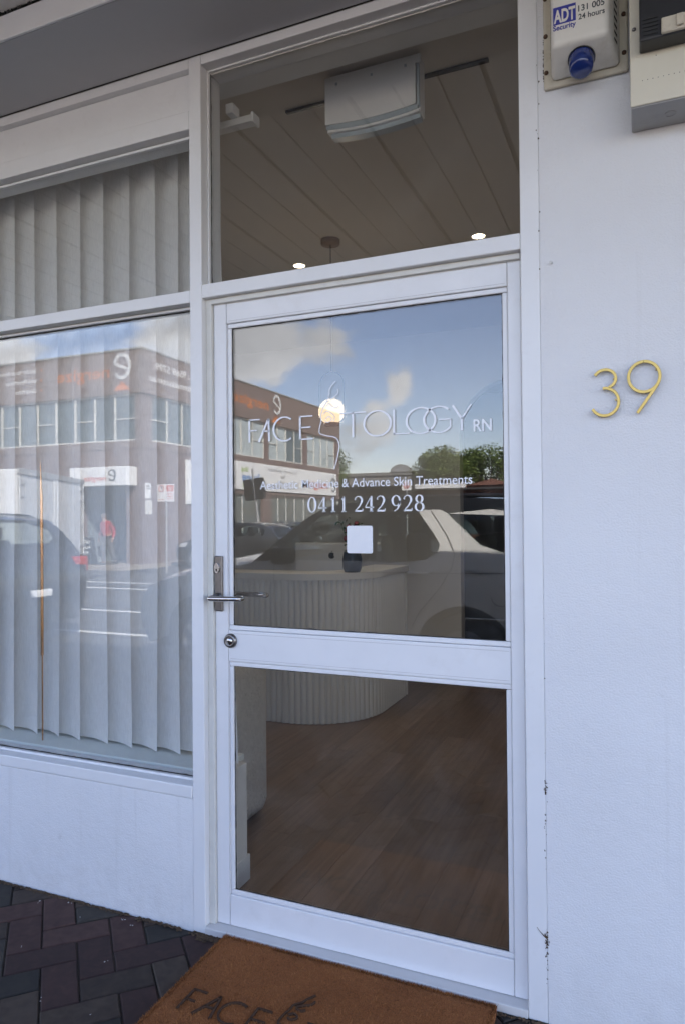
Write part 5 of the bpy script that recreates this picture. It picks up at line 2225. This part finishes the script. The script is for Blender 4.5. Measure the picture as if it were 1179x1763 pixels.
car_w = car('parked_wagon', 'white four wheel drive wagon parked at the kerb facing the shop door', 'car', 'vehicles in the street', 4.7, 1.88, wtop, .95, (-2.86, -.13), .37, GR, M_carwhite,
            wwin, ((-2.18, -1.42), (.95, 1.455)), ((1.03, .915), (1.0, 1.40)), roofrail=(-1.2, .7, 1.475),
            tails=[([(.86, .62), (1.03, .60), (1.03, .90), (.90, .90)], 'tail_light', M_red_lens)], heads=[([(-3.60, .55), (-3.30, .55), (-3.18, .68), (-3.5, .63)], 'headlight', M_lamp_lens)],
            plate='rear', handles=((-.52, .845), (-1.42, .845)), seams=([(-.955, .12), (-.955, .94)], [(-.44, 1.40), (-.28, 1.18), (-.20, 1.02), (-.22, .90), (-.33, .72), (-.52, .50), (-.60, .36)], [(-1.95, .12), (-1.99, .55), (-1.97, .92)], [(-3.0, .79), (-2.5, .84), (-1.9, .835), (-.2, .85), (.95, .87)]),
            flap=(.20, .66), mirror=(-1.85, .93), twotone=lambda x, z: z > 1.385 or (x < -.62 and z > .94 and x > -2.25), hood=.12)
car_w.location = (0, -4.0 - .94, 0)
# black wagon ahead of it
btop = [(-2.25, .02), (-2.30, .3), (-2.2, .6), (-1.7, .74), (-1.15, .82), (-.55, 1.22), (-.2, 1.36), (.3, 1.42), (1.2, 1.40), (1.65, 1.33), (2.0, 1.02), (2.12, .86), (2.22, .80), (2.26, .55), (2.24, .25), (2.15, .02)]
bwin = [[(-.85, .90), (-.42, 1.22), (-.1, 1.31), (.35, 1.33), (.35, .90)], [(.40, .90), (.40, 1.33), (1.15, 1.31), (1.55, 1.22), (1.62, 1.10), (1.45, .98)]]
car_b = car('black_wagon', 'black family wagon with red tail lights parked ahead of the white wagon', 'car', 'vehicles in the street', 4.5, 1.86, btop, .88, (-1.35, 1.35), .36, GR, M_carblack,
            bwin, ((-1.12, -.32), (.86, 1.33)), ((2.02, 1.68), (1.0, 1.31)), roofrail=(-.2, 1.4, 1.38),
            tails=[([(1.78, .80), (2.05, .64), (2.2, .66), (2.15, .86), (1.95, .94)], 'tail_light', M_red_lens)], heads=[([(-2.15, .5), (-1.8, .52), (-1.7, .66), (-2.05, .62)], 'headlight', M_lamp_lens)],
            plate='rear', handles=((.25, .80), (1.15, .80)), seams=([(.375, .1), (.375, .9)],), mirror=(-.72, .88))
for yy in (-.74, .74):
    MB().cbox(2.06, 2.235, yy - .13, yy + .13, .64, .86, c=.03).build('tail_light', M_red_lens, car_b)
car_b.location = (-7.95, RY(3.85) - .93, 0)
# dark hatchback coming out of the side street
htop = [(-2.0, .0), (-2.05, .25), (-1.95, .52), (-1.5, .66), (-1.0, .74), (-.45, 1.10), (-.1, 1.22), (.5, 1.25), (1.2, 1.20), (1.65, 1.05), (1.95, .72), (2.0, .4), (1.95, .0)]
car_h = car('dark_hatchback', 'dark hatchback at the corner before the brick office', 'car', 'vehicles in the street', 4.05, 1.72, htop, .80, (-1.25, 1.30), .31, GR, M_cargrey,
            [[(-.70, .80), (-.38, 1.05), (-.05, 1.15), (.40, 1.17), (.40, .80)], [(.45, .80), (.45, 1.17), (1.1, 1.13), (1.5, 1.02), (1.45, .84)]],
            ((-.98, -.2), (.78, 1.18)), ((1.92, 1.62), (.78, 1.06)),
            heads=[([(-1.92, .42), (-1.55, .46), (-1.45, .60), (-1.8, .56)], 'headlight', M_lamp_lens)],
            handles=((.25, .72), (1.0, .72)), seams=([(.425, .05), (.425, .8)],), mirror=(-.6, .78))
car_h.location = (-11.4, RY(18.0) - .86, .0)


def car_copy(src, label, loc, rz):
    c = copy_tree(src)
    c['label'] = label
    c.location = loc
    c.rotation_euler.z = rz
    return c


for i, (x, y, rz, lab) in enumerate(((-13.0, -25.5, 90, 'dark car parked in the side street, first beside the glazed shopfront'), (-13.0, -30.2, 90, 'dark car parked in the side street, second beside the glazed shopfront'))):
    car_copy(car_h, lab, (x, y, -.002), R(rz))
car_copy(car_b, 'black wagon parked below the white fascia of the far shops', (-12.6, -46.2, 0), R(180))

# ------------------------------------------------------------------ white box trailer
P1, P2 = Vector((-11.6, RY(9.8))), Vector((-13.75, RY(14.1)))
u = (P2 - P1).normalized()
ln = (P2 - P1).length
v = Vector((-.9, .45))                                # depth of the box, away from the viewer's side (mirror of the pane's view)
tl = empty('box_trailer', (P1.x, P1.y, GR), 'white box trailer with double doors and steel hinges parked across the street', 'trailer')
tl.rotation_euler.z = math.atan2(u.y, u.x)
# local: x along the door face, +y towards the shop side of that face
loc_v = Matrix.Rotation(-math.atan2(u.y, u.x), 2) @ Vector(v)
sgn = 1 if loc_v.y > 0 else -1
Y0_, Y1_ = (0, 2.3 * sgn) if sgn > 0 else (2.3 * sgn, 0)
ZB_, ZT_ = .62, 2.78
MB().cbox(0, ln, Y0_, Y1_, ZB_, ZT_, c=.02).build('box_body', mat('white_panel', (.62, .62, .61), .5, noise=.06, nscale=1.2), tl)
fy = -.012 * sgn
for (a, b_) in ((.12, ln / 2 - .02), (ln / 2 + .02, ln - .12)):
    o = MB().cbox(a, b_, min(fy, 0), max(fy, 0), ZB_ + .08, ZT_ - .12, c=.004).build('door_panel', MATS['white_panel'], tl)
MB().cbox(-.02, ln + .02, min(fy * 4, 0), max(fy * 4, 0), ZT_ - .11, ZT_ + .03, c=.01).build('top_rail', M_greybox, tl)
for xx in (ln / 2 - .12, ln / 2 + .12):
    MB().tube([(xx, fy * 3.2, ZB_ + .05), (xx, fy * 3.2, ZT_ - .13)], .022, 8).cbox(xx - .05, xx + .05, min(fy * 5, fy), max(fy * 5, fy), ZB_ + .95, ZB_ + 1.02, c=.008).build('lock_bar', M_alu, tl)
for xx, d_ in ((.05, 1), (ln - .05, -1)):
    MB().tube([(xx, fy * 2, ZB_ + .05), (xx, fy * 2, ZT_ - .13)], .02, 8).build('hinge_post', M_alu, tl)
    for zz in (.9, 1.5, 2.2, 2.5):
        MB().prism([(xx, zz + .06), (xx + .34 * d_, zz + .02), (xx + .34 * d_, zz - .02), (xx, zz - .06)], 'y', fy * 1.2, fy * 3).build('hinge', M_alu, tl)
for xx in (ln * .35, ln * .62):
    for yy in (.25, 2.05):
        w = MB().lathe([(.2, -.1), (.34, -.11), (.36, -.08), (.36, .08), (.34, .11), (.2, .1), (0, .08)], (xx, yy * sgn, .36), 'y', 24).build('wheel', M_tyre, tl)
MB().box(.2, ln - .2, min(.4 * sgn, 1.9 * sgn), max(.4 * sgn, 1.9 * sgn), .42, .60).tube([(ln - .1, 1.15 * sgn, .5), (ln + 1.1, 1.15 * sgn, .45)], .05, 8).build('chassis', M_blackmatt, tl)

# ------------------------------------------------------------------ street furniture
def two_plate_sign():
    x, y = -10.85, RY(14.2)
    s_ = empty('parking_sign', (x, y, -.25), 'double white parking sign with red print on a thin pole', 'street sign')
    MB().tube([(0, 0, .12), (0, 0, 2.45)], .025, 10).build('pole', M_greybox, s_)
    for k, dx in enumerate((-.145, .145)):
        p = MB().cbox(dx - .142, dx + .142, .026, .034, 2.12, 2.60, c=.004).build('sign_plate', M_white, s_)
        if k == 1:
            MB().box(dx - .12, dx + .12, .0345, .0355, 2.40, 2.57).build('red_panel', M_redtext, p)
            o = text('NO', M_white, (dx + .07, .0362, 2.43), .09, .14, rz=math.pi, parent=p, offset=.02)
            for zz in (2.32, 2.25, 2.18):
                MB().box(dx - .10, dx + .10, .0345, .0355, zz, zz + .02).build('print_line', M_redtext, p)
        else:
            MB().tube([(dx + .085 * math.cos(a), .036, 2.48 + .085 * math.sin(a)) for a in [2 * math.pi * j / 24 for j in range(24)]], .011, 6, closed=True).build('red_ring', M_redtext, p)
            o = text('P', M_greytext, (dx + .03, .036, 2.44), .09, None, rz=math.pi, parent=p, offset=.02)
            MB().box(dx - .10, dx + .10, .0345, .0355, 2.17, 2.19).build('print_line', M_redtext, p)


two_plate_sign()
ns = empty('no_parking_sign', (-9.3, RY(31.0), -.12), 'small white sign with red barred ring beyond the wagon roof', 'street sign')
MB().tube([(0, 0, 0), (0, 0, 3.2)], .03, 8).build('pole', M_greybox, ns)
p = MB().cbox(-.24, .24, .031, .04, 2.85, 3.30, c=.004).build('sign_plate', M_white, ns)
MB().tube([(.13 * math.cos(a), .044, 3.08 + .13 * math.sin(a)) for a in [2 * math.pi * j / 24 for j in range(24)]], .02, 6, closed=True).tube([(-.09, .044, 3.17), (.09, .044, 2.99)], .018, 6).build('red_ring', M_redtext, p)
text('P', M_greytext, (.05, .0435, 3.02), .13, None, rz=math.pi, parent=p, offset=.02)
ts = empty('traffic_signal', (-11.95, RY(21.5), -.12), 'leaning traffic signal with dark lamp housings near the corner', 'traffic light')
ts.rotation_euler = (0, R(-7), 0)
MB().tube([(0, 0, 0), (0, 0, 3.45)], [.06, .045], 10).build('pole', M_greybox, ts)
for dx in (-.24, .24):
    h_ = MB().cbox(dx - .17, dx + .17, -.10, .10, 2.25, 3.05, c=.02).build('lamp_housing', M_blackmatt, ts)
    for zz in (2.40, 2.65, 2.90):
        MB().lathe([(.09, 0), (.10, -.10), (.095, -.10), (.085, 0)], (dx, -.10, zz), 'y', 14).build('visor', M_black, h_)
af = empty('sandwich_board', (-15.9, RY(16.55), -.12), 'black sandwich board with white chalk lettering on the far footpath', 'sign board')
for s_ in (1, -1):
    b_o = MB().cbox(-.30, .30, -.012, .012, 0, .95, c=.005).build('board', M_blackmatt, af)
    b_o.location = (0, s_ * .20, 0)
    b_o.rotation_euler.x = R(12) * s_
    if s_ == 1:
        for k, t_ in enumerate(('OPEN', 'PILATES', 'YOGA', 'NOW')):
            text(t_, M_white, (0, .0125, .74 - k * .19), .10, None, rz=math.pi, parent=b_o, align='CENTER', offset=.02)

# ------------------------------------------------------------------ person in a red jumper
def person():
    root = empty('person', (-15.15, RY(16.75), -.12), 'person in red jumper and grey trousers walking with a bag on the far footpath', 'person')
    J = {'pel': (0, 0, .92, .155), 'spine': (.03, 0, 1.12, .15), 'chest': (.09, 0, 1.32, .165), 'neck': (.14, 0, 1.47, .055), 'head': (.17, 0, 1.58, .085), 'crown': (.18, 0, 1.68, .075),
         'hipL': (.01, .09, .86, .095), 'kneeL': (.17, .09, .48, .065), 'ankL': (.10, .09, .09, .042), 'toeL': (.25, .10, .035, .035),
         'hipR': (.0, -.09, .86, .095), 'kneeR': (-.02, -.09, .47, .065), 'ankR': (-.24, -.09, .14, .042), 'toeR': (-.12, -.10, .045, .035),
         'shL': (.10, .19, 1.38, .065), 'elL': (.04, .27, 1.12, .045), 'wrL': (.13, .28, .90, .034), 'haL': (.15, .28, .83, .036),
         'shR': (.08, -.19, 1.38, .065), 'elR': (-.04, -.27, 1.12, .045), 'wrR': (.04, -.28, .89, .034), 'haR': (.05, -.28, .82, .036)}
    E_ = [('pel', 'spine'), ('spine', 'chest'), ('chest', 'neck'), ('neck', 'head'), ('head', 'crown'), ('pel', 'hipL'), ('hipL', 'kneeL'), ('kneeL', 'ankL'), ('ankL', 'toeL'), ('pel', 'hipR'), ('hipR', 'kneeR'), ('kneeR', 'ankR'), ('ankR', 'toeR'), ('chest', 'shL'), ('shL', 'elL'), ('elL', 'wrL'), ('wrL', 'haL'), ('chest', 'shR'), ('shR', 'elR'), ('elR', 'wrR'), ('wrR', 'haR')]

    def skin(name, keys, edges, mt, grow=0.0, parent=None, cols=None):
        me = bpy.data.meshes.new(name)
        idx = {k: i for i, k in enumerate(keys)}
        me.from_pydata([J[k][:3] for k in keys], [(idx[a], idx[b]) for a, b in edges], [])
        o = link(name, me, parent)
        sk = o.modifiers.new('skin', 'SKIN')
        sk.use_smooth_shade = True
        ss = o.modifiers.new('sub', 'SUBSURF')
        ss.levels = ss.render_levels = 2
        for i, k in enumerate(keys):
            r_ = J[k][3] + grow
            me.skin_vertices[0].data[i].radius = (r_, r_ * (1.25 if k in ('pel', 'spine', 'chest') else 1))
            me.skin_vertices[0].data[i].use_root = (i == 0)
        bpy.context.view_layer.update()
        m2 = bpy.data.meshes.new_from_object(o.evaluated_get(bpy.context.evaluated_depsgraph_get()))
        o.modifiers.clear()
        o.data = m2
        m2.materials.clear()
        for m__ in (mt if isinstance(mt, list) else [mt]):
            m2.materials.append(m__)
        return o
    b = skin('body', list(J), E_, M_skin, 0, root)
    up_k = ['chest', 'spine', 'pel', 'neck', 'shL', 'elL', 'wrL', 'shR', 'elR', 'wrR']
    skin('jumper', up_k, [(a, c) for a, c in E_ if a in up_k and c in up_k], M_red_cloth, .022, b)
    lo_k = ['pel', 'hipL', 'kneeL', 'ankL', 'hipR', 'kneeR', 'ankR']
    skin('trousers', lo_k, [(a, c) for a, c in E_ if a in lo_k and c in lo_k], M_grey_cloth, .022, b)
    MB().lathe([(0, .105), (.06, .095), (.10, .05), (.108, 0), (.10, -.04), (.09, -.05)], (.165, 0, 1.63), 'z', 20).build('hair', M_hair, b)
    for y, x in ((.10, .18), (-.10, -.17)):
        z0 = 0 if y > 0 else .03
        MB().cbox(x - .15, x + .13, y - .055, y + .055, z0, z0 + .09, c=.03).build('shoe', M_shoe, b)
    fc = MB()
    fc.lathe([(0, .03), (.012, .015), (.016, 0), (0, -.008)], (.255, 0, 1.585), 'z', 8)
    fc.lathe([(0, .03), (.014, 0), (0, -.03)], (.165, .092, 1.59), 'z', 8).lathe([(0, .03), (.014, 0), (0, -.03)], (.165, -.092, 1.59), 'z', 8)
    fc.build('face_features', M_skin, b)
    ey = MB()
    for s_ in (1, -1):
        ey.lathe([(0, .010), (.010, 0), (0, -.010)], (.243, s_ * .035, 1.61), 'z', 8)
    ey.build('eyes', M_black, b)
    MB().cbox(.245, .252, -.028, .028, 1.530, 1.538, c=.002).build('mouth', M_red_lens, b)
    fg = MB()
    for s_, hx, hz in ((1, .15, .83), (-1, .05, .82)):
        for k in range(4):
            l_ = (.045, .055, .052, .040)[k]
            x0 = hx + .030 - .020 * k
            fg.tube([(x0, s_ * .28, hz - .01), (x0 + .004, s_ * .285, hz - .01 - l_ * .5), (x0 + .002, s_ * .272, hz - .01 - l_)], [.009, .0085, .007], 6)
        fg.tube([(hx + .03, s_ * .27, hz + .02), (hx + .055, s_ * .265, hz - .005), (hx + .05, s_ * .262, hz - .03)], [.010, .009, .008], 6)
    fg.build('fingers', M_skin, b)
    root.rotation_euler.z = R(100)
    return root


pn = person()
bg_ = empty('carry_bag', (-15.45, RY(16.80), -.12), 'dark carry bag hanging from the hand of the person in red', 'bag')
MB().cbox(-.16, .16, -.06, .06, .28, .62, c=.03).build('bag_body', M_black, bg_)
MB().tube([(-.09, 0, .61), (-.06, 0, .74), (.0, 0, .79), (.06, 0, .74), (.09, 0, .61)], .008, 6).build('handle', M_black, bg_)

# ------------------------------------------------------------------ old shops, trees behind
sp = empty('shop_row', (-17, RY(55), -.12), 'long single storey row of old shops with a round parapet and shade-coloured verandah', 'building')
SPP = Matrix.Translation(-Vector(sp.location))


def spp(m, name, mt, parent=None):
    o = m.build(name, mt, parent or sp)
    o.matrix_parent_inverse = SPP
    return o


YS = RY(55)
spp(MB().box(-32, -14.8, YS - 8, YS, -.12, 5.05), 'wall', M_concrete)
spp(MB().box(-32, -14.78, YS, YS + .12, 5.05, 5.32), 'cornice', M_concrete)
spp(MB().prism([(-17.53 + .92 * math.cos(R(a)), 5.30 + .66 * math.sin(R(a))) for a in range(0, 181, 9)], 'y', YS - .3, YS + .16), 'round_parapet', M_concrete)
spp(MB().prism([(-17.53 + .78 * math.cos(R(a)), 5.33 + .52 * math.sin(R(a))) for a in range(0, 181, 9)], 'y', YS + .161, YS + .18), 'parapet_panel', M_greybox)
m = MB()
for k in range(14):
    m.box(-30.5 + k * 1.15, -30.2 + k * 1.15, YS, YS + .22, 4.35, 4.75)
spp(m, 'brackets', M_concrete)
spp(MB().box(-32, -14.9, YS + .01, YS + 2.6, 3.98, 4.10), 'verandah', M_dark_shade)
spp(MB().box(-31.8, -15, YS + .001, YS + .05, .2, 3.2), 'shop_window', M_glass_far)
f2 = empty('bull_nose_shop', (-12.6, RY(50), -.12), 'low brown shop with a bright white fascia under the leafy trees', 'building')
for nm, mt_, d in (('wall', M_redbrown, (-2.2, 5.5, -6, 0, 0, 3.9)), ('fascia', M_white, (-2.15, 1.75, .01, .14, 3.72, 4.12)), ('verandah', M_dark_shade, (-2.2, 5.4, .02, 1.9, 3.55, 3.68)), ('shop_window', M_glass_far, (-1.9, 5.0, .005, .04, .3, 2.9)), ('lit_window_white', M_white, (-1.2, -.35, .05, .1, 3.05, 3.2)), ('lit_window_white', M_white, (.5, 1.2, .05, .1, 3.05, 3.2))):  # white panels stand in for lit windows; their brightness is only colour
    bx(nm, mt_, f2, *d)
rf = MB().prism([(1.9, 3.9), (5.6, 3.9), (3.75, 4.35)], 'y', -6, .3).build('roof', M_redbrown, f2)


def tree(x, y, h, rx, rz, label, seed, n=9000):
    rr = random.Random(seed)
    t = empty('street_tree', (x, y, -.12), label, 'tree', 'leafy trees beyond the side street')
    m = MB()
    tz = h - rz * 2
    m.tube([(0, 0, 0), (.05, .03, tz * .5), (.0, 0, tz + .4)], [.24, .19, .15], 10)
    cc = Vector((0, 0, h - rz))
    blobs = []
    for k in range(16):
        a, e = rr.uniform(0, 6.28), rr.uniform(-.6, 1.2)
        c_ = cc + Vector((math.cos(a) * math.cos(e) * rx * .62, math.sin(a) * math.cos(e) * rx * .62, math.sin(e) * rz * .62))
        blobs.append((c_, rr.uniform(.32, .5) * rx))
        m.tube([(0, 0, tz + .2), tuple((Vector((0, 0, tz + .4)) + c_) / 2 + Vector((0, 0, -.2))), tuple(c_)], [.10, .06, .025], 6)
    m.build('trunk', M_bark, t)
    lv_ = MB()
    vs, fs = [], []
    for i in range(n):
        c_, r_ = blobs[rr.randrange(16)]
        d = Vector((rr.gauss(0, 1), rr.gauss(0, 1), rr.gauss(0, 1))).normalized()
        p = c_ + Vector((d.x, d.y, d.z * .8)) * r_ * (rr.random() ** .35)
        a = Vector((rr.gauss(0, 1), rr.gauss(0, 1), rr.gauss(0, .6))).normalized() * rr.uniform(.07, .13)
        b_ = a.cross(Vector((rr.gauss(0, 1), rr.gauss(0, 1), rr.gauss(0, 1)))).normalized() * rr.uniform(.04, .07)
        k = len(vs)
        vs += [p - a, p + b_, p + a, p - b_]
        fs.append((k, k + 1, k + 2, k + 3))
    lv_.add(vs, fs)
    lv_.build('crown', M_leaf, t, recalc=False)
    return t


tree(-24.3, RY(52), 8.2, 3.4, 2.6, 'rounded green tree half hidden behind the far end of the brick office', 41)
tree(-13.6, RY(52.5), 7.25, 2.5, 1.75, 'broad bright green tree left of the other crown above the white fascia', 42)
tree(-9.9, RY(54), 7.2, 2.9, 1.9, 'broad green tree right of the other crown above the brown shop', 43)
tree(-5.0, RY(56), 7.4, 3.0, 2.0, 'green tree standing past the brown shop away from the white fascia', 44)
tree(-27.5, RY(58), 7.5, 3.2, 2.2, 'green tree behind the long row of old shops', 45)
